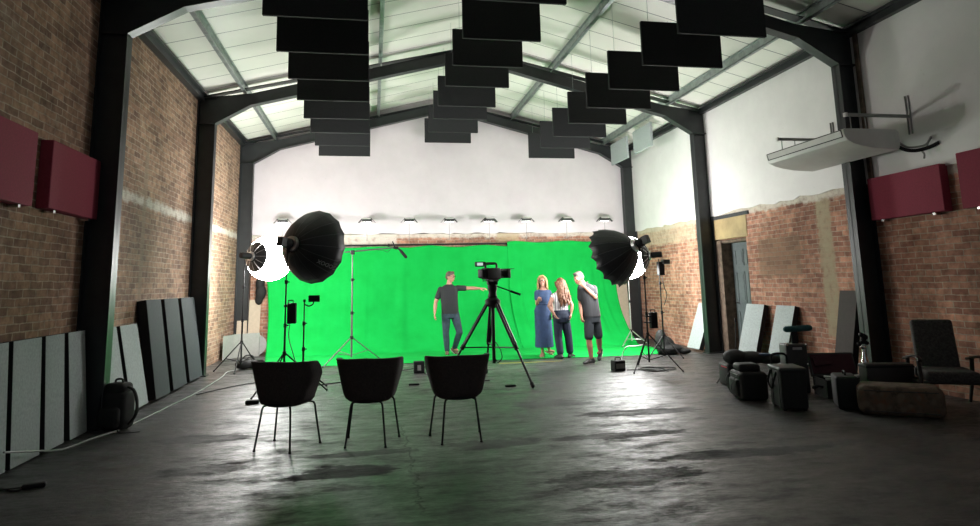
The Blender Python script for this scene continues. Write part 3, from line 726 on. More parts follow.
for (fx, fy) in feet:
    d = Vector((fx, fy, 0)); dn = d.normalized(); foot = d+Vector((0, 0, .03)); top_ = Vector((0, 0, hubz))+dn*.09
    pt = lambda t: top_*(1-t)+foot*t; side = Vector((-dn.y, dn.x, 0))
    b = B()
    for s in (-1, 1): b.tube([pt(0)+side*.024*s, pt(.55)+side*.02*s], .021, 8)
    b.build('upper_leg', 'blackmetal', o)
    b = B(); b.tube([pt(.36), pt(.97)], .017, 8); lg = b.build('lower_leg', 'blackmetal', o)
    b = B(); b.tube([pt(.53), pt(.58)], .034, 10); b.build('leg_lock', 'black', lg)
    b = B(); b.tube([pt(.965), foot+Vector((0, 0, 0))], .028, 8); b.ball(foot+Vector((0, 0, .0)), .03, 10, 6); b.build('rubber_foot', 'black', lg)
    b = B(); b.tube([(0, 0, .52), tuple(pt(.56))], .011, 6); b.build('spreader_arm', 'blackmetal', o)
b = B(); b.tube(smoothpath([(.03, 0, .60), (.10, -.02, .48), (.12, -.03, .36), (.06, -.02, .29), (.02, -.02, .34)]), .008, 6); b.build('hanging_lead', 'cable', o)
cz = hubz+.33
o = thing('video_camera', 'black broadcast video camera on the tripod, lens to the right, lit viewfinder', 'camera', (tx, ty, cz), R(0))
mt = Matrix.Rotation(R(-58), 4, 'Z')          # local +Y is the lens direction
b = B(); b.rbox((-.075, -.17, .03), (.075, .13, .21), .02, mt); b.rbox((-.06, -.25, .06), (.06, -.16, .19), .012, mt); b.build('camera_body', 'black', o)
b = B(); b.lathe([(.05, 0), (.055, .03), (.052, .10), (.062, .12), (.062, .16)], 18, mt @ Matrix.Translation((0, .12, .12)) @ Matrix.Rotation(-PI/2, 4, 'X')); b.build('lens', 'blackmetal', o)
b = B(); b.rbox((-.09, .25, .05), (.09, .33, .20), .012, mt); b.box((-.10, .32, .19), (.10, .40, .20), mt); b.build('lens_hood', 'black', o)
b = B(); b.tube([mt @ Vector(p) for p in smoothpath([(0, .10, .20), (0, .09, .275), (0, .0, .285), (0, -.12, .275), (0, -.14, .20)])], .018, 8); b.build('top_handle', 'black', o)
b = B(); b.tube([mt @ Vector((0, .06, .28)), (-.10, .0, .27)], .016, 8); b.rbox((-.27, -.04, .235), (-.10, .04, .31), .012); b.build('viewfinder', 'black', o)
b = B(); b.box((-.245, -.0425, .252), (-.15, -.0405, .295)); b.build('viewfinder_screen', 'screenlit', o, smooth=False)
b = B(); b.rbox((-.21, -.05, .05), (-.05, -.025, .18), .008); b.build('side_monitor', 'black', o)
b = B(); b.box((-.09, -.06, 0), (.09, .06, .032), mt); b.tube([(-.16, -.02, .012), (.1, -.02, .012)], .009, 6); b.build('mounting_plate', 'blackmetal', o)

# ------------------------------------------------------------------ three tub chairs seen from behind
def chair_parts(o):
    NT, NZ = 44, 12
    def shell(off):
        vs = []
        for j in range(NZ+1):
            v = j/NZ
            for i in range(NT+1):
                u = -1+2*i/NT; th = u*R(118)
                top = .822-.02*abs(u)-.13*max(0, (abs(u)-.74)/.26)**2
                z = .40+(top-.40)*v
                g = min(1, v/.20); rnd = math.sqrt(max(0, 1-(1-g)**2))
                hw = (.232+.093*v**.9)*(.82+.18*rnd)-off; hd = (.215+.075*v)*(.82+.18*rnd)-off
                e = 2.6
                cx, cy = math.sin(th), -math.cos(th)
                k = (abs(cx)**e+abs(cy)**e)**(-1/e)
                vs.append((cx*k*hw, cy*k*hd+.02, z+(off*.3 if v == 0 else 0)))
        return vs
    A, C = shell(0), shell(.045)
    b = B(); n = NT+1; k = len(A); fs = []
    for j in range(NZ):
        for i in range(NT):
            a = j*n+i; fs.append((a, a+1, a+n+1, a+n)); fs.append((k+a, k+a+n, k+a+n+1, k+a+1))
    for i in range(NT):
        a = NZ*n+i; fs.append((a, a+1, k+a+1, k+a)); fs.append((i, k+i, k+i+1, i+1))
    for j in range(NZ):
        for i in (0, NT):
            a = j*n+i; fs.append((a, a+n, k+a+n, k+a))
    b.add(A+C, fs); s = b.build('backrest', 'upholstery', o, angle=50)
    bv = s.modifiers.new('b', 'BEVEL'); bv.width = .012; bv.segments = 3; bv.angle_limit = R(50)
    b = B(); b.rbox((-.19, -.17, .41), (.19, .25, .50), .04, seg=4); b.build('seat', 'upholstery', o)
    b = B(); b.lathe([(.02, .395), (.17, .395), (.19, .405), (.19, .44)], 28); b.build('seat_pan', 'black', o)
    for sx, fy, fx in ((-1, -.20, .19), (1, -.20, .19), (-1, .22, .255), (1, .22, .255)):
        tx0, ty0 = (sx*.150, -.145) if fy < 0 else (sx*.205, .185)
        pts = smoothpath([(tx0*.45, ty0*.5, .402), (tx0*.86, ty0*.9, .40), (tx0*1.0, ty0*1.02, .375), (tx0*.72+sx*fx*.28, ty0*.72+fy*.28, .28), (sx*fx, fy, .008)], 6)
        b = B(); b.tube(pts, .0095, 8); lg = b.build('leg', 'blackmetal', o)
        b = B(); b.tube([(sx*fx, fy, 0), (sx*fx, fy, .014)], .013, 8); b.build('foot_cap', 'black', lg)
GC = 'dark tub chairs facing the stage'
c1 = thing('tub_chair', 'dark brown tub chair with thin legs, leftmost of the three, turned right', 'chair', (-.82, 6.72, 0), R(-26), GC); chair_parts(c1)
dup(c1, (-.02, 6.68, 0), R(-11), 'dark brown tub chair with thin legs, middle of the three')
dup(c1, (.84, 6.60, 0), R(2), 'dark brown tub chair with thin legs, rightmost, in front of the camera tripod')

# ------------------------------------------------------------------ left side props
o = thing('backpack', 'black backpack standing on the floor against the near left column', 'bag', (-2.78, 8.10, 0), R(-20))
b = B(); b.rbox((-.17, -.12, 0), (.15, .12, .42), .07, seg=4); b.rbox((-.15, -.17, .03), (.12, -.06, .26), .05, seg=4); b.rbox((-.13, -.1, .36), (.12, .1, .50), .05, seg=4); b.build('bag_body', 'nylon', o)
b = B(); b.tube(smoothpath([(.10, .0, .46), (.20, -.02, .42), (.255, -.03, .30), (.24, -.02, .16), (.14, 0, .05)]), .022, 8, ell=.5); b.build('shoulder_strap', 'nylon', o)
b = B(); b.tube(smoothpath([(-.05, 0, .49), (-.04, 0, .53), (.03, 0, .535), (.05, 0, .49)]), .012, 8); b.build('grab_handle', 'nylon', o)
b = B(); b.tube(smoothpath([(.12, -.14, .02), (.2, -.2, .008), (.30, -.17, .006), (.38, -.12, .006)]), .008, 6, ell=.5); b.build('loose_strap', 'nylon', o)
def cable(name, pts, r, mat, lab, cat='cable', n=8):
    b = B(); b.tube(smoothpath(pts, n), r, 6); return tag(b.build(name, mat), lab, cat)
cable('white_cable', [(-3.02, 6.3, .20), (-2.95, 6.75, .10), (-2.93, 7.2, .012), (-2.85, 7.6, .01), (-2.72, 8.0, .01), (-2.66, 8.6, .01), (-2.62, 9.2, .01), (-2.55, 10.2, .01), (-2.53, 11.2, .01), (-2.55, 12.2, .01), (-2.6, 12.85, .01), (-2.42, 13.2, .012)], .010, 'whitecable', 'pale cable running along the floor in front of the left leaning panels')
cable('black_cable', [(-2.5, 10.3, .008), (-2.1, 11.0, .008), (-1.6, 11.4, .008), (-1.3, 11.0, .008), (-1.25, 10.3, .008)], .008, 'cable', 'thin black cable across the floor to the left softbox stand')
o = thing('power_extension', 'black cable with plug block lying at the lower left floor', 'cable', (-2.66, 5.90, 0))
b = B(); b.tube(smoothpath([(-.5, .02, .008), (-.32, -.08, .008), (-.18, .02, .008), (-.05, -.06, .008), (.0, 0, .01)]), .008, 6); b.tube(smoothpath([(-.3, .06, .008), (-.15, -.05, .02), (0, .03, .01)]), .007, 6); b.build('cord', 'cable', o)
b = B(); b.rbox((-.02, -.03, 0), (.14, .03, .035), .012, Matrix.Rotation(R(18), 4, 'Z')); b.build('plug_block', 'black', o)
o = thing('folded_stand', 'grey metal leg of a stand poking in at the lower left picture corner', 'light stand', (-2.93, 5.50, 0))
b = B(); b.tube([(0, 0, .34), (.50, -.45, .012)], .010, 8); b.build('leg', 'galv2', o)
b = B(); b.tube([(0, 0, .42), (-.24, -.30, .012)], .011, 8); b.build('leg', 'galv2', o)
b = B(); b.tube([(0, 0, .42), (.1, .34, .012)], .011, 8); b.build('leg', 'galv2', o)
b = B(); b.tube([(0, 0, .14), (0, 0, .55)], .016, 8); b.build('pole', 'black', o)
b = B(); b.tube([(0, 0, .39), (0, 0, .45)], .03, 8); b.build('leg_collar', 'black', o)
o = thing('sandbag', 'black saddle sandbag under the left lantern stand', 'bag', (-2.30, 13.22, 0), R(10))
b = B(); b.ball((-.08, 0, .10), (.17, .12, .10)); b.ball((.09, .02, .09), (.16, .12, .09)); bag = b.build('bag_body', 'nylon', o); fuse(bag, .02, 2)
b = B(); b.tube(smoothpath([(-.12, 0, .18), (-.06, 0, .25), (.05, 0, .25), (.1, 0, .17)]), .014, 6); b.build('handle', 'nylon', o)
o = tag(B().box((-.26, 0, 0), (.26, .03, 1.25), Matrix.Translation((-2.90, 16.36, .0)) @ Matrix.Rotation(R(-7), 4, 'X')).build('cream_board', 'cream', smooth=False, bevel=.004), 'cream board leaning on the back wall, left corner', 'board')
b = B()
pp = smoothpath([(-3.13, 14.9, 0), (-2.99, 15.3, 0), (-2.78, 15.48, 0), (-2.50, 15.55, 0)], 8)
ring = [(p.x, p.y) for p in pp]+[(p.x+.01, p.y+.02) for p in pp[::-1]]
b.prism(ring, 'z', .01, .52); tag(b.build('grey_sheet', 'greyroll'), 'curved pale grey sheet standing on edge below the cream board', 'sheet')
mt = frame_to((.15, -1, .18), (-2.60, 15.75, .24))
o = thing('reflector_disc', 'round silver reflector leaning beside the left edge of the green cloth', 'reflector', (0, 0, 0))
b = B(); b.lathe([(.002, .0), (.12, .006), (.22, 0), (.22, -.006), (.002, -.006)], 32, mt, cap=False); b.build('silver_cloth', 'greyroll', o)
b = B(); b.tube([mt @ Vector((.223*math.cos(a*PI/16), .223*math.sin(a*PI/16), 0)) for a in range(33)], .01, 6, cap=False); b.build('rim', 'whitecable', o)
b = B()
for c, r in (((-2.66, 16.45, 1.62), (.11, .08, .16)), ((-2.64, 16.45, 1.42), (.13, .07, .2)), ((-2.68, 16.47, 1.25), (.10, .06, .14))): b.ball(c, r)
jk = b.build('hanging_jacket', 'nylon'); fuse(jk, .02, 3); tag(jk, 'dark jacket hanging on the back wall beside the green cloth edge', 'jacket')
for (x, lab, h, tl) in ((6.46, 'cream board leaning on the back wall, right corner beside the green cloth', 1.45, -6),):
    tag(B().box((-.26, 0, 0), (.26, .03, h), Matrix.Translation((x, 16.40, 0)) @ Matrix.Rotation(R(tl), 4, 'X')).build('cream_board', 'cream', smooth=False, bevel=.004), lab, 'board')

# ------------------------------------------------------------------ floor things around the right stand
o = thing('battery_box', 'small black battery box on the floor right of the walking man', 'battery', (4.10, 10.68, 0), R(8))
b = B(); b.rbox((-.11, -.08, 0), (.09, .08, .17), .015); b.build('case', 'black', o)
b = B(); b.box((-.09, -.083, .04), (.07, -.0805, .12)); b.build('front_plate', 'greyroll', o, smooth=False)
b = B(); b.tube(smoothpath([(-.06, 0, .17), (-.05, 0, .21), (.03, 0, .21), (.04, 0, .17)]), .01, 6); b.build('handle', 'black', o)
b = B(); b.tube(smoothpath([(.07, .02, .15), (.11, .03, .27), (.2, .05, .37), (.36, .02, .38), (.50, -.04, .40)]), .009, 6); b.build('power_lead', 'silver', o)
rnd = random.Random(3)
pts = [(4.22, 10.62, .01)]
for k in range(16):
    a = k*1.15; pts.append((4.62+(.18+.18*rnd.random())*math.cos(a)+.012*k, 10.55+.30*math.sin(a)*(.6+.5*rnd.random()), .012+.004*(k % 3)))
cable('cable_tangle', pts, .008, 'cable', 'tangle of black cable on the floor under the right softbox stand')
cable('black_cable', [(.25, 11.7, .008), (.6, 12.0, .008), (.95, 12.1, .03), (.98, 11.9, .008), (.9, 11.3, .008), (1.2, 10.6, .008), (1.8, 10.2, .008)], .009, 'cable', 'black cable on the floor between the boom stand and camera tripod')
cable('floor_cable', [(-.9, 10.6, .008), (-.4, 10.9, .008), (.0, 11.2, .008), (.3, 11.4, .008)], .009, 'cable', 'black cable on the floor behind the middle chair')
o = thing('floor_plug', 'small black plug box on the floor left of the leftmost chair', 'plug', (-1.55, 9.3, 0)); b = B(); b.rbox((-.09, -.05, 0), (.08, .05, .05), .015); b.build('plug_case', 'black', o); b = B(); b.tube(smoothpath([(.08, 0, .02), (.2, .05, .008), (.3, .3, .008), (.28, .7, .008)]), .007, 6); b.build('lead', 'cable', o)
o = thing('junction_box', 'small black box on the floor just left of the rightmost chair back', 'box', (.80, 11.55, 0)); b = B(); b.rbox((-.09, -.07, 0), (.09, .07, .20), .012); b.build('case', 'black', o); b = B(); b.box((-.03, -.073, .05), (.03, -.0705, .14)); b.build('socket_plate', 'greyroll', o, smooth=False)
for i, (x, y, lab) in enumerate(((2.0, 9.6, 'small black clip on the floor inside the camera tripod'), (.63, 10.2, 'small black clip on the floor left of the rightmost chair'))):
    o = thing('cable_clip', lab, 'clip', (x, y, 0)); b = B(); b.rbox((-.08, -.03, 0), (.08, .03, .025), .008); b.build('clip_body', 'black', o)
b = B(); b.box((2.36, 12.33, .0), (2.86, 12.37, .002)); b.box((2.86, 12.30, 0), (3.6, 12.33, .002)); tag(b.build('floor_tape', 'tape', smooth=False), 'faded yellow tape line on the floor before the green cloth', 'tape')
b = B()
for c, r in (((5.95, 12.55, .10), (.28, .16, .11)), ((5.78, 12.62, .24), (.13, .12, .26)), ((5.86, 12.6, .16), (.2, .14, .2)), ((6.2, 12.5, .06), (.16, .12, .06))): b.ball(c, r)
o = b.build('sandbag_pile', 'nylon'); fuse(o, .02, 2); tag(o, 'black folded fabric bag slumped at the foot of the right brick wall', 'bag')

# ------------------------------------------------------------------ cases and bags on the right
def strap(o, pts, wdt, mat='black', name='strap'):
    b = B(); b.tube(smoothpath(pts), wdt, 8, ell=.35); b.build(name, mat, o)
o = thing('rolling_case', 'tall black equipment case with straps, nearest of the luggage on the right', 'case', (4.75, 7.02, 0), R(-16))
b = B(); b.rbox((-.145, -.2, .02), (.145, .2, .46), .025); b.build('case_body', 'nylon', o)
b = B(); b.rbox((-.155, -.21, .43), (.155, .21, .475), .02); b.build('lid', 'tan', o)
b = B()
for y in (-.13, .1): b.box((-.152, y-.025, .02), (-.146, y+.025, .46))
b.build('web_strap', 'nylon', o, smooth=False)
b = B(); b.box((-.162, -.02, .24), (-.152, .05, .27)); b.build('buckle', 'chrome', o, smooth=False)
strap(o, [(-.15, -.1, .42), (-.19, -.09, .30), (-.185, .0, .22), (-.19, .09, .30), (-.15, .1, .42)], .012, 'nylon', 'carry_handle')
b = B(); b.tube(smoothpath([(-.1, .19, .47), (-.1, .19, .56), (-.06, .19, .59), (.03, .19, .59), (.07, .19, .56), (.07, .19, .47)]), .014, 8); b.build('pull_handle', 'black', o)
b = B()
for x in (-.11, .11):
    for y in (-.17, .17): b.tube([(x-.015, y, .022), (x+.015, y, .022)], .022, 10)
b.build('wheels', 'black', o)
o = thing('shoulder_bag', 'black camera shoulder bag with pouch on top, left of the tall case', 'bag', (4.68, 7.72, 0), R(-12))
b = B(); b.rbox((-.17, -.21, 0), (.17, .21, .34), .05, seg=4); b.rbox((-.205, -.15, .04), (-.14, .15, .25), .03, seg=4); b.build('bag_body', 'nylon', o)
b = B(); b.rbox((-.15, -.13, .33), (.12, .13, .43), .04, seg=4); b.build('top_pouch', 'nylon', o)
strap(o, [(-.17, -.15, .32), (-.24, -.12, .22), (-.235, 0, .10), (-.24, .12, .22), (-.17, .15, .32)], .014, 'nylon', 'carry_strap')
b = B(); b.tube([(-.173, -.14, .30), (-.173, .14, .30)], .004, 5); b.build('zip', 'greyroll', o)
o = thing('black_holdall', 'black holdall with a thin red edge, farthest left of the luggage', 'bag', (5.02, 8.70, 0), R(-8))
b = B(); b.rbox((-.12, -.17, 0), (.26, .17, .30), .03, seg=3); b.build('bag_body', 'nylon', o)
b = B(); b.box((-.124, -.14, .255), (-.1205, .05, .268)); b.build('red_piping', 'red', o, smooth=False)
o = thing('soft_roll_bag', 'long lumpy black soft bag lying across the tops of the luggage', 'bag', (5.25, 8.6, .30), R(-14))
b = B()
for c, r in (((-.20, 0, .09), (.17, .16, .11)), ((.02, 0, .08), (.22, .17, .09)), ((.27, -.03, .06), (.2, .16, .07))): b.ball(c, r)
bb = b.build('bag_body', 'nylon', o); fuse(bb, .02, 2)
b = B()
for c, r in (((.18, -.08, .13), (.10, .07, .02)), ((.34, -.06, .11), (.08, .06, .025))): b.ball(c, r)
b.build('blue_cloth', M('faded_blue_cloth', (.07, .10, .16), .8), o)
o = thing('microphone_stand', 'thin black pole on a small tripod rising behind the luggage', 'microphone stand', (5.34, 9.1, 0))
b = B(); b.tube([(0, 0, .3), (.06, .02, .88)], .009, 8); b.build('pole', 'blackmetal', o)
for a in (205, 330, 85):
    b = B(); b.tube([(0, 0, .36), (.50*math.cos(R(a)), .50*math.sin(R(a)), .01)], .010, 6); b.build('leg', 'blackmetal', o)
b = B(); b.tube([(0, 0, .30), (0, 0, .40)], .018, 8); b.tube([(.055, .02, .84), (.062, .02, .90)], .014, 8); b.build('collar', 'black', o)
o = thing('grey_flight_case', 'small dark grey case with metal corners standing behind the tall case', 'case', (5.50, 7.95, 0), R(-10))
b = B(); b.rbox((-.14, -.11, 0), (.14, .11, .62), .02); b.build('case_body', 'tan', o)
b = B()
for x in (-.13, .13):
    for z in (.36, .61): b.ball((x, -.105, z), .02, 8, 6)
b.build('corner_caps', 'chrome', o)
b = B(); b.box((-.06, -.128, .55), (.06, -.121, .58)); b.build('latch', 'silver', o, smooth=False)
o = thing('windshield_microphone', 'teal fuzzy microphone windshield lying level above the grey case', 'microphone', (5.60, 7.95, .62))
b = B(); b.tube([(-.06, 0, 0), (-.06, 0, .15)], .05, 10, ell=.6); b.build('grip_mount', 'black', o)
b = B(); b.tube([(-.19, 0, .185), (-.175, 0, .185), (.16, 0, .192), (.19, 0, .192)], [.028, .042, .042, .026], 14); b.ball((-.18, 0, .185), .036, 12, 8); b.ball((.178, 0, .192), .036, 12, 8); wsm = b.build('fuzzy_windshield', 'teal', o); fuse(wsm, .008, 3)
o = thing('open_case', 'open black case with maroon lined lid, right of the tall case', 'case', (5.86, 7.50, 0), R(-14))
b = B(); b.box((-.30, -.20, 0), (.28, .20, .03)); b.box((-.30, -.20, .03), (.28, -.17, .22)); b.box((-.30, .17, .03), (.28, .20, .22)); b.box((-.30, -.17, .03), (-.27, .17, .22)); b.box((.25, -.17, .03), (.28, .17, .22)); b.build('case_body', 'nylon', o, smooth=False, bevel=.006)
mt = Matrix.Translation((0, .20, .22)) @ Matrix.Rotation(R(-22), 4, 'X')
b = B(); b.box((-.30, 0, 0), (.28, .05, .30), mt); b.build('lid', 'tan', o, smooth=False, bevel=.006)
b = B(); b.box((-.275, -.012, .025), (.255, 0, .275), mt); b.box((-.24, -.05, .14), (-.02, -.012, .26), mt @ Matrix.Rotation(R(-6), 4, 'Y')); b.build('lining', 'lining', o, smooth=False, bevel=.004)
b = B(); b.tube([(-.2, .05, .20), (.18, -.02, .245)], .02, 8); b.tube([(-.24, .0, .24), (-.1, -.1, .235)], .014, 8); b.build('silver_rods', 'silver', o)
b = B(); b.tube(smoothpath([(-.29, -.08, .12), (-.36, -.08, .14), (-.38, 0, .12), (-.36, .06, .09), (-.29, .08, .10)]), .012, 8); b.build('handle', 'black', o)
b = B(); b.rbox((-.27, -.16, .03), (.25, .16, .18), .01); b.build('foam_insert', 'nylon', o)
o = thing('black_suitcase', 'small black suitcase standing left of the patterned pouffe', 'case', (5.40, 6.90, 0), R(-30))
b = B(); b.rbox((-.12, -.20, .0), (.12, .20, .36), .03); b.build('case_body', 'nylon', o)
b = B(); b.tube(smoothpath([(0, -.07, .36), (0, -.06, .395), (0, .06, .395), (0, .07, .36)]), .01, 6); b.build('handle', 'black', o)
o = thing('patterned_pouffe', 'low pouffe in brown floral tapestry on the floor at right', 'pouffe', (5.65, 6.40, 0), R(-36))
b = B(); b.rbox((-.40, -.22, .0), (.40, .22, .31), .08, seg=5); b.build('cushion', 'floral', o)
b = B()
for z in (.05, .262): b.tube([(-.34, -.214, z), (.34, -.214, z)], .006, 6); b.tube([(-.393, -.15, z), (-.393, .15, z)], .006, 6)
b.build('piping', 'weave', o)
o = thing('dark_box', 'flat dark brown box standing behind the patterned pouffe', 'box', (5.98, 6.92, 0), R(-14))
b = B(); b.rbox((-.27, -.10, 0), (.27, .10, .46), .012); b.build('box_body', 'darkwood', o)
b = B(); b.box((-.274, -.104, .42), (.274, .104, .44)); b.build('lid_rim', 'black', o, smooth=False)
o = thing('chrome_lamp_base', 'tall slender chrome stand with dark knobbed top, before the dark brown panel', 'lamp', (5.94, 7.20, 0))
b = B(); b.lathe([(.10, 0), (.10, .02), (.05, .04), (.04, .25), (.05, .36), (.045, .45), (.022, .54), (.018, .60), (.04, .62), (.02, .64)], 20); b.build('stem', 'chrome', o)
b = B(); b.ball((0, 0, .69), .035); b.ball((-.05, 0, .66), .028); b.ball((.05, 0, .67), .03); b.ball((.03, 0, .74), .04); b.ball((-.01, 0, .77), .03); b.build('top_ornament', 'black', o)
# armchair
o = thing('armchair', 'grey woven armchair with dark wooden arms against the right wall', 'chair', (6.47, 6.62, 0), R(-30))
mt = Matrix.Translation((0, .16, .36)) @ Matrix.Rotation(R(-12), 4, 'X')
b = B(); b.rbox((-.215, -.05, 0), (.215, .06, .60), .035, mt, 4); b.build('backrest', 'weave', o)
b = B(); b.rbox((-.26, -.36, .30), (.26, .18, .42), .04, seg=4); b.build('seat', 'weave', o)
for s in (-1, 1):
    b = B(); b.tube(smoothpath([(s*.32, -.42, .54), (s*.32, -.36, .57), (s*.32, -.1, .56), (s*.32, .14, .52), (s*.32, .26, .50)]), .026, 8, ell=.6); b.build('armrest', 'darkwood', o)
    b = B(); b.tube([(s*.32, -.36, .0), (s*.32, -.38, .3), (s*.32, -.36, .56)], [.016, .024, .022], 8); b.build('leg', 'darkwood', o)
    b = B(); b.tube([(s*.32, .34, .0), (s*.32, .16, .3), (s*.32, .10, .54)], [.016, .024, .022], 8); b.build('leg', 'darkwood', o)
    b = B(); b.tube([(s*.32, -.37, .30), (s*.32, .17, .27)], .02, 8); b.build('side_rail', 'darkwood', o)
b = B(); b.tube([(-.32, -.33, .30), (.32, -.33, .30)], .018, 8); b.tube([(-.32, .15, .28), (.32, .15, .28)], .018, 8); b.build('cross_rail', 'darkwood', o)
o = thing('dark_cabinet', 'dark cabinet edge at the right picture border beside the armchair', 'cabinet', (6.87, 6.15, 0))
b = B(); b.rbox((-.06, -.35, .02), (.2, .22, .72), .01); b.build('carcass', 'brownpanel', o)
b = B(); b.box((-.072, -.36, .72), (.21, .24, .745)); b.build('top_board', 'darkwood', o, smooth=False)
b = B(); b.box((-.068, -.33, .05), (-.0605, .20, .70)); b.build('door', 'darkwood', o, smooth=False, bevel=.003)

# ================================================================== PEOPLE
def head_shape(b, mt):
    b.ball((0, 0, 0), (.074, .094, .098), 20, 14, mt)
    def at(c, r, n=12): 
        b.ball(mt @ Vector(c), r, n, 8)
    def atm(c, r): b.ball((0, 0, 0), r, 14, 9, mt @ Matrix.Translation(c))
    atm((0, .026, -.060), (.056, .064, .058)); atm((0, .062, -.098), (.027, .026, .022))   # jaw, chin
    atm((0, .096, -.024), (.013, .022, .018)); atm((0, .088, -.005), (.009, .014, .026))   # nose
    atm((0, .082, .022), (.048, .016, .011))                                               # brow
    atm((.036, .070, -.032), (.022, .018, .020)); atm((-.036, .070, -.032), (.022, .018, .020))
    atm((.075, -.006, -.018), (.011, .020, .032)); atm((-.075, -.006, -.018), (.011, .020, .032))
    atm((0, .088, -.062), (.023, .010, .012))
def face_parts(o, body, mt):
    b = B()
    for s in (-1, 1): b.ball((0, 0, 0), (.012, .008, .008), 10, 7, mt @ Matrix.Translation((s*.031, .0855, .0)))
    b.build('eye', 'eye', body)
    b = B()
    for s in (-1, 1): b.ball((0, 0, 0), (.006, .004, .006), 8, 6, mt @ Matrix.Translation((s*.031, .0925, .0)))
    b.build('iris', 'iris', body)
    b = B(); b.ball((0, 0, 0), (.022, .006, .006), 10, 6, mt @ Matrix.Translation((0, .098, -.058))); b.ball((0, 0, 0), (.019, .006, .006), 10, 6, mt @ Matrix.Translation((0, .096, -.068))); b.build('lips', 'lips', body)
def glasses(o, mt):
    b = B()
    for s in (-1, 1):
        b.tube([mt @ Vector((s*.034+.024*math.cos(a*PI/8), .108, .0+.018*math.sin(a*PI/8))) for a in range(17)], .0035, 6, cap=False)
        b.tube([mt @ Vector((s*.058, .106, .003)), mt @ Vector((s*.078, .06, .003)), mt @ Vector((s*.08, -.01, .0))], .003, 6)
    b.tube([mt @ Vector((-.01, .110, .004)), mt @ Vector((.01, .110, .004))], .003, 6)
    b.build('glasses', 'black', o)
def hand(b, wrist, elbow, palm_n, curl=.5, size=1.):
    wrist = Vector(wrist); d = (wrist-Vector(elbow)).normalized(); pn = Vector(palm_n); pn = (pn-d*pn.dot(d)).normalized(); sd = d.cross(pn)
    mt = Matrix((sd, d, pn)).transposed().to_4x4(); mt.translation = wrist
    b.ball((0, 0, 0), (.040*size, .052*size, .017*size), 14, 9, mt @ Matrix.Translation((0, .05*size, 0)))
    b.ball((0, 0, 0), (.026*size, .036*size, .020*size), 12, 8, mt @ Matrix.Translation((0, .01, 0)))
    for i, (x, L) in enumerate(((-.028, .066), (-.0095, .076), (.0095, .070), (.027, .054))):
        p = Vector((x, .092, 0))*size; c = 0; pts = [mt @ (p-Vector((0, .02, 0))), mt @ p]
        for sgm in (.45, .32, .25):
            c += curl*(.8 if sgm == .45 else 1.)*.9
            p = p+Vector((x*.25*sgm, math.cos(c)*L*sgm, math.sin(c)*L*sgm))*size; pts.append(mt @ p)
        b.limb(pts, [.0100*size, .0098*size, .0092*size, .0086*size, .0078*size][:len(pts)], 8)
    th = [Vector((-.03, .022, .004)), Vector((-.056, .048, .014)), Vector((-.060, .078, .026)), Vector((-.052, .098, .034))]
    b.limb([mt @ (q*size) for q in th], [.015*size, .0125*size, .0105*size, .009*size], 8)
def torso_rings(b, rings, off=0., n=20):      # ring: (x, y, z, half width, half depth, yaw)
    vs = []; fs = []
    for (x, y, z, a, d, yw) in rings:
        for k in range(n):
            t = 2*PI*k/n; e = 2.4; c, s = math.cos(t), math.sin(t); q = (abs(c)**e+abs(s)**e)**(-1/e)
            px, py = c*q*(a+off), s*q*(d+off)
            vs.append((x+px*math.cos(yw)-py*math.sin(yw), y+px*math.sin(yw)+py*math.cos(yw), z))
    for i in range(len(rings)-1):
        for k in range(n): a = i*n+k; c = i*n+(k+1) % n; fs.append((a, c, c+n, a+n))
    fs.append(list(range(n))[::-1]); fs.append([(len(rings)-1)*n+k for k in range(n)])
    b.add(vs, fs)
def shoe(b, ankle, toe_dir, L=.27, tilt=0., sole=None):
    d = Vector((toe_dir[0], toe_dir[1], 0)).normalized(); q = Matrix((Vector((d.y, -d.x, 0)), d, Vector((0, 0, 1)))).transposed().to_4x4()
    mt = Matrix.Translation(ankle) @ q @ Matrix.Rotation(tilt, 4, 'X')
    for c, r in (((0, -.03, -.055), (.042, .055, .042)), ((0, .04, -.058), (.044, .08, .040)), ((0, .13, -.068), (.047, .075, .028)), ((0, -.01, -.02), (.042, .05, .045)), ((0, .07, -.045), (.036, .07, .036))): b.ball((0, 0, 0), r, 12, 8, mt @ Matrix.Translation(c))
    return mt
def shoe_sole(mt): 
    b = B()
    pts = [(.040*math.sin(a*PI/10)*(1.1 if math.cos(a*PI/10) > 0 else .95), .055+.148*math.cos(a*PI/10)) for a in range(20)]
    b.prism(pts, 'z', -.100, -.088, mt); return b
def shadowcut(o): return o
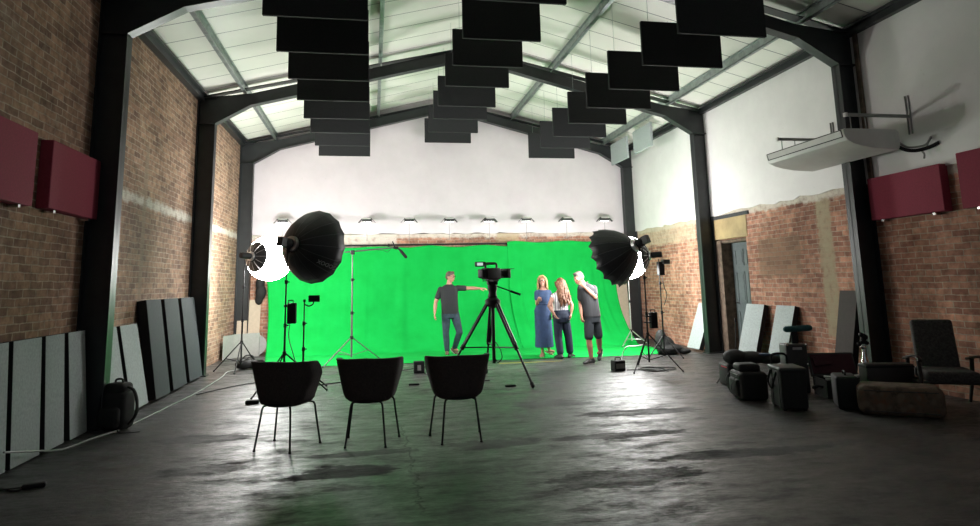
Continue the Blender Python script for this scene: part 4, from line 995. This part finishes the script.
def person(label, x, y, skin, J):
    o = thing('person', label, 'person', (x, y, 0))
    hm = Matrix.Translation(J['head']) @ Matrix.Rotation(J['head_yaw'], 4, 'Z') @ Matrix.Rotation(J.get('head_tilt', 0), 4, 'X') @ Matrix.Rotation(J.get('head_roll', 0), 4, 'Y') @ Matrix.Scale(J.get('head_size', 1.0), 4)
    b = B(); head_shape(b, hm); V = Vector
    nb = V(J['neck']); b.limb([nb-V((0, 0, .03)), nb+(V(J['head'])-nb)*.55+V((0, 0, -.02))], [.062*J.get('slim', 1), .054*J.get('slim', 1)])
    torso_rings(b, J['torso'])
    for s in ('L', 'R'):
        sh, el, wr = [V(p) for p in J['arm'+s]]; k = J.get('slim', 1)
        b.limb([sh, sh*.5+el*.5, el, el*.6+wr*.4, wr], [.056*k, .050*k, .040*k, .042*k, .026*k])
        hand(b, wr, el, J['palm'+s], J['curl'+s], J.get('hand', 1.))
        hp, kn, an = [V(p) for p in J['leg'+s]]
        b.limb([hp, hp*.5+kn*.5, kn, kn*.62+an*.38, an], [.088*k, .072*k, .055*k, .056*k, .036*k])
        d = V((*J['toe'+s], 0)).normalized(); b.limb([an+V((0, 0, -.035)), an+d*.10+V((0, 0, -.055))], [.032, .026])
    body = b.build('body', skin, o); fuse(body, .0065, 3)
    face_parts(o, body, hm)
    return o, body, hm
V = Vector
def mid(a, b2, t): return V(a)*(1-t)+V(b2)*t
def garment(o, name, mat, fill, voxel=.009, it=4):
    b = B(); fill(b); g = b.build(name, mat, o); fuse(g, voxel, it); return g
def hollow(b, pts, radii): b.limb(pts, radii)

# man in dark polo and jeans, arm stretched out
J = dict(head=(.01, -.03, 1.675), head_yaw=R(-128), head_tilt=R(-4), neck=(-.02, 0, 1.50),
    torso=[(.0, 0, .84, .16, .11, 0), (.0, 0, .95, .175, .12, 0), (-.01, -.01, 1.08, .17, .13, 0), (-.02, 0, 1.25, .18, .125, 0), (-.025, 0, 1.37, .19, .115, 0), (-.022, 0, 1.43, .165, .10, 0), (-.02, 0, 1.475, .105, .08, 0), (-.02, 0, 1.505, .06, .06, 0)],
    armL=[(.165, -.01, 1.415), (.42, -.06, 1.405), (.645, -.12, 1.395)], palmL=(0, .3, -1), curlL=.25,
    armR=[(-.205, .0, 1.395), (-.315, -.02, 1.12), (-.345, -.12, .90)], palmR=(1, 0, 0), curlR=.45,
    legL=[(.10, 0, .86), (.19, -.08, .47), (.10, .10, .135)], toeL=(.6, -.8),
    legR=[(-.09, 0, .86), (-.10, -.03, .47), (-.075, .0, .095)], toeR=(-.1, -1))
man, body, hm = person('man in charcoal polo shirt and blue jeans stretching one arm towards the camera', 1.67, 14.25, 'skin', J)
def f(b):
    torso_rings(b, [(0, 0, .87, .185, .135, 0)]+[(x, y, z, a+.014, d+.016, w_) for (x, y, z, a, d, w_) in J['torso'][1:7]]+[(-.02, 0, 1.50, .075, .07, 0)])
    for s, t in (('L', .62), ('R', .62)): b.limb([J['arm'+s][0], mid(J['arm'+s][0], J['arm'+s][1], t)], [.064, .062])
sh = garment(man, 'polo_shirt', 'polo', f)
b = B(); b.tube([(-.075, -.02, 1.49), (-.05, -.085, 1.475), (.0, -.10, 1.44), (.045, -.075, 1.475), (.05, .0, 1.50)], .014, 8); b.build('collar', 'polo', sh)
def f(b):
    torso_rings(b, [(0, 0, .78, .15, .12, 0), (0, 0, .86, .178, .128, 0), (0, 0, .93, .182, .128, 0)])
    for s in 'LR':
        hp, kn, an = J['leg'+s]; b.limb([hp, mid(hp, kn, .5), kn, mid(kn, an, .4), mid(kn, an, .95)], [.105, .090, .073, .070, .058])
garment(man, 'jeans', 'jeans', f)
for s, tl in (('L', R(-30)), ('R', 0)):
    b = B(); mt = shoe(b, J['leg'+s][2], J['toe'+s], tilt=tl); so = b.build('shoe', 'tanshoe', man); fuse(so, .008, 3); shoe_sole(mt).build('sole', 'sole', so)
def hair_short(o, hm, mat):
    def f(b):
        b.ball((0, 0, 0), (.080, .098, .085), 18, 12, hm @ Matrix.Translation((0, -.012, .028)))
        b.ball((0, 0, 0), (.078, .070, .070), 14, 9, hm @ Matrix.Translation((0, -.045, -.015)))
        b.ball((0, 0, 0), (.058, .035, .028), 14, 9, hm @ Matrix.Translation((0, .055, .085)))
        for s in (-1, 1): b.ball((0, 0, 0), (.012, .024, .04), 10, 7, hm @ Matrix.Translation((s*.072, -.012, .012)))
    return garment(o, 'hair', mat, f, .008, 3)
hair_short(man, hm, 'brownhair'); glasses(man, hm)

# woman with fair hair in a long blue dress
J = dict(head=(.06, -.02, 1.535), head_yaw=R(158), head_tilt=R(-3), neck=(.075, .0, 1.38), slim=.82, hand=.88, head_size=.96,
    torso=[(.05, 0, .84, .14, .10, 0), (.05, 0, .93, .15, .11, 0), (.06, 0, 1.06, .11, .095, 0), (.07, 0, 1.20, .128, .105, 0), (.075, 0, 1.29, .13, .09, 0), (.075, 0, 1.36, .075, .065, 0), (.075, 0, 1.40, .05, .05, 0)],
    armR=[(-.055, .0, 1.285), (-.075, -.04, 1.06), (-.09, -.22, 1.13)], palmR=(.6, 0, .8), curlR=.55,
    armL=[(.20, .0, 1.285), (.255, .0, 1.06), (.24, -.08, .88)], palmL=(-1, 0, 0), curlL=.4,
    legL=[(.12, 0, .82), (.15, .05, .46), (.22, .22, .13)], toeL=(.8, -.5),
    legR=[(-.0, 0, .82), (.0, -.02, .46), (.02, .0, .085)], toeR=(-.5, -1))
w1, body, hm = person('woman with long fair hair in a long blue denim dress and sandals', 3.40, 13.12, 'skin', J)
def f(b):
    torso_rings(b, [(.07, 0, .19, .185, .17, 0), (.065, 0, .45, .18, .16, 0), (.055, 0, .75, .175, .14, 0), (.05, 0, .93, .172, .125, 0), (.06, 0, 1.06, .125, .11, 0), (.07, 0, 1.20, .142, .12, 0), (.075, 0, 1.29, .142, .105, 0), (.075, .01, 1.35, .09, .075, 0)])
    for s in 'LR': b.limb([J['arm'+s][0], mid(J['arm'+s][0], J['arm'+s][1], .5)], [.060, .056])
    for k in range(9):
        a = k*2*PI/9; b.tube([(.055+.13*math.cos(a), .11*math.sin(a), .95), (.065+.175*math.cos(a), .155*math.sin(a), .19)], [.012, .026], 8)
dr_ = garment(w1, 'dress', 'denimdress', f, .011)
b = B(); b.tube([(.06+.142*math.cos(t*PI/12), .115*math.sin(t*PI/12), 1.055) for t in range(25)], .014, 8, cap=False); b.build('waist_belt', 'denimdress', dr_)
def hair_long(o, hm, mat, length, rnd, curl, back=-.03, wdt=.085, strands=34, front=True):
    def f(b):
        b.ball((0, 0, 0), (.086, .098, .092), 18, 12, hm @ Matrix.Translation((0, -.016, .026)))
        b.ball((0, 0, 0), (.082, .066, .10), 14, 9, hm @ Matrix.Translation((0, -.05, -.03)))
        for i in range(strands):
            a = PI*(.0+1.0*i/(strands-1)); a = PI+a
            x = wdt*math.cos(a); yv = .02+(.085)*math.sin(a)*.95
            L = length*(.75+.3*rnd.random()); pts = []
            p0 = hm @ Vector((x*.9, yv-.01, .05)); ph = rnd.random()*6
            for k in range(8):
                t = k/7; q = hm @ Vector((x*(1+.35*t)+curl*math.sin(t*11+ph), yv+back*t+curl*math.cos(t*11+ph), 0)); pts.append(Vector((q.x, q.y, p0.z-L*t)))
            b.tube(pts, [.016, .018, .019, .019, .018, .016, .013, .007], 6)
        if front:
            for s in (-1, 1):
                b.tube([hm @ Vector(p) for p in ((0, .07, .105), (s*.05, .075, .085), (s*.082, .045, .02), (s*.09, .03, -.06), (s*.088, .035, -.16))], [.02, .024, .02, .018, .010], 8)
    return garment(o, 'hair', mat, f, .0075, 1)
hair_long(w1, hm, 'blonde', .24, random.Random(2), .006); glasses(w1, hm)
for s, tl in (('L', R(-25)), ('R', 0)):
    b = B(); d = J['toe'+s]; dn = Vector((*d, 0)).normalized(); q = Matrix((Vector((dn.y, -dn.x, 0)), dn, Vector((0, 0, 1)))).transposed().to_4x4(); mt = Matrix.Translation(J['leg'+s][2]) @ q @ Matrix.Rotation(tl, 4, 'X')
    b.prism([(.040*math.sin(a*PI/10), .055+.125*math.cos(a*PI/10)) for a in range(20)], 'z', -.086, -.066, mt); sd = b.build('sandal', 'sandal', w1)
    b = B(); b.tube([mt @ Vector(p) for p in ((-.04, .10, -.07), (-.03, .09, -.035), (0, .085, -.026), (.03, .09, -.035), (.04, .10, -.07))], .009, 6); b.tube([mt @ Vector(p) for p in ((-.04, .0, -.07), (-.04, -.0, -.02), (0, -.045, -.01), (.04, 0, -.02), (.04, 0, -.07))], .007, 6); b.build('sandal_strap', 'sandal', sd)
b = B(); b.tube([(-.088, -.20, 1.125+.01), (-.088, -.21, 1.13)], .03, 10); b.build('wrist_watch', 'black', w1)

# woman seen from behind, long curly auburn hair, hands on hips
J = dict(head=(-.06, .03, 1.47), head_yaw=R(28), head_tilt=R(-8), head_roll=R(-6), neck=(-.085, 0, 1.32), slim=.85, hand=.85, head_size=.96,
    torso=[(-.07, 0, .76, .165, .13, 0), (-.07, -.01, .85, .17, .13, 0), (-.075, 0, .98, .135, .10, 0), (-.085, 0, 1.12, .145, .10, 0), (-.09, 0, 1.22, .145, .09, 0), (-.088, 0, 1.29, .085, .065, 0), (-.085, 0, 1.34, .052, .052, 0)],
    armL=[(-.225, 0, 1.22), (-.345, -.09, 1.03), (-.245, -.12, .86)], palmL=(1, .3, 0), curlL=.5,
    armR=[(.045, 0, 1.22), (.135, -.08, 1.04), (.10, -.11, .86)], palmR=(-1, .3, 0), curlR=.5,
    legL=[(-.145, 0, .78), (-.145, .02, .42), (-.13, -.04, .085)], toeL=(-.35, .9),
    legR=[(.0, 0, .78), (.075, .05, .42), (.10, .06, .085)], toeR=(.7, .8))
w2, body, hm = person('woman seen from behind with long curly auburn hair, striped top, hands on hips', 3.80, 12.72, 'skin', J)
def f(b):
    torso_rings(b, [(-.075, 0, .90, .165, .125, 0), (-.075, 0, .98, .150, .115, 0), (-.085, 0, 1.12, .158, .115, 0), (-.09, 0, 1.22, .158, .105, 0), (-.088, 0, 1.29, .10, .08, 0)])
    for s in 'LR': b.limb([mid((-.09, 0, 1.25), J['arm'+s][0], .75), mid(J['arm'+s][0], J['arm'+s][1], .14)], [.056, .054])
garment(w2, 'striped_top', 'stripes', f)
def f(b):
    torso_rings(b, [(-.07, 0, .70, .155, .125, 0), (-.07, -.01, .80, .182, .145, 0), (-.07, -.01, .88, .180, .135, 0), (-.073, 0, .95, .155, .118, 0)])
    for s in (-1, 1): b.ball((-.07+s*.08, -.07, .79), (.09, .085, .10))
    for s in 'LR':
        hp, kn, an = J['leg'+s]; b.limb([hp, mid(hp, kn, .5), kn, mid(kn, an, .4), mid(kn, an, .86)], [.102, .092, .080, .076, .072])
tr = garment(w2, 'trousers', 'navy', f)
hair_long(w2, hm, 'auburn', .50, random.Random(5), .022, -.15, .108, 52, False)
for s in 'LR':
    b = B(); mt = shoe(b, J['leg'+s][2], J['toe'+s]); so = b.build('shoe', 'shoe', w2); fuse(so, .008, 3); shoe_sole(mt).build('sole', 'sole', so)

# man walking left with a hand on his face
J = dict(head=(-.275, -.04, 1.575), head_yaw=R(118), head_tilt=R(-20), neck=(-.17, 0, 1.46),
    torso=[(-.04, 0, .80, .155, .115, R(25)), (-.045, 0, .92, .16, .12, R(25)), (-.06, 0, 1.06, .155, .12, R(25)), (-.09, 0, 1.24, .175, .125, R(28)), (-.115, 0, 1.36, .185, .115, R(30)), (-.14, 0, 1.43, .12, .085, R(30)), (-.165, 0, 1.47, .065, .06, R(30))],
    armL=[(.045, .05, 1.36), (-.0, -.14, 1.20), (-.215, -.20, 1.395)], palmL=(.2, 1, .2), curlL=.6,
    armR=[(-.25, -.07, 1.36), (-.235, .03, 1.10), (-.25, -.04, .89)], palmR=(1, .2, 0), curlR=.6,
    legL=[(.035, .03, .82), (.11, .08, .45), (.215, .36, .20)], toeL=(-.4, -.5),
    legR=[(-.10, -.03, .82), (-.13, -.05, .44), (-.09, -.03, .095)], toeR=(-1, -.35))
m2, body, hm = person('grey haired man walking, hand on face, dark polo shirt and shorts', 4.07, 11.75, 'skin2', J)
def f(b):
    torso_rings(b, [(-.035, 0, .84, .178, .140, R(25))]+[(x, y, z, a+.016, d+.018, w_) for (x, y, z, a, d, w_) in J['torso'][1:6]]+[(-.16, 0, 1.46, .085, .075, R(30))])
    for s in 'LR': b.limb([J['arm'+s][0], mid(J['arm'+s][0], J['arm'+s][1], .66)], [.066, .064])
sh = garment(m2, 'polo_shirt', 'polo', f)
b = B(); b.tube([(-.115, .05, 1.47), (-.10, -.04, 1.48), (-.16, -.09, 1.46), (-.23, -.07, 1.44), (-.235, .0, 1.46)], .014, 8); b.build('collar', 'polo', sh)
def f(b):
    torso_rings(b, [(-.04, 0, .74, .15, .125, R(25)), (-.04, 0, .84, .172, .132, R(25)), (-.045, 0, .92, .168, .13, R(25))])
    for s in 'LR':
        hp, kn, an = J['leg'+s]; b.limb([hp, mid(hp, kn, .5), mid(hp, kn, .86)], [.102, .094, .086])
garment(m2, 'shorts', 'shorts', f)
hair_short(m2, hm, 'greyhair')
for s, tl in (('L', R(-48)), ('R', 0)):
    b = B(); mt = shoe(b, J['leg'+s][2], J['toe'+s], tilt=tl); so = b.build('trainer', 'shoe', m2); fuse(so, .008, 3); shoe_sole(mt).build('sole', 'sole', so)
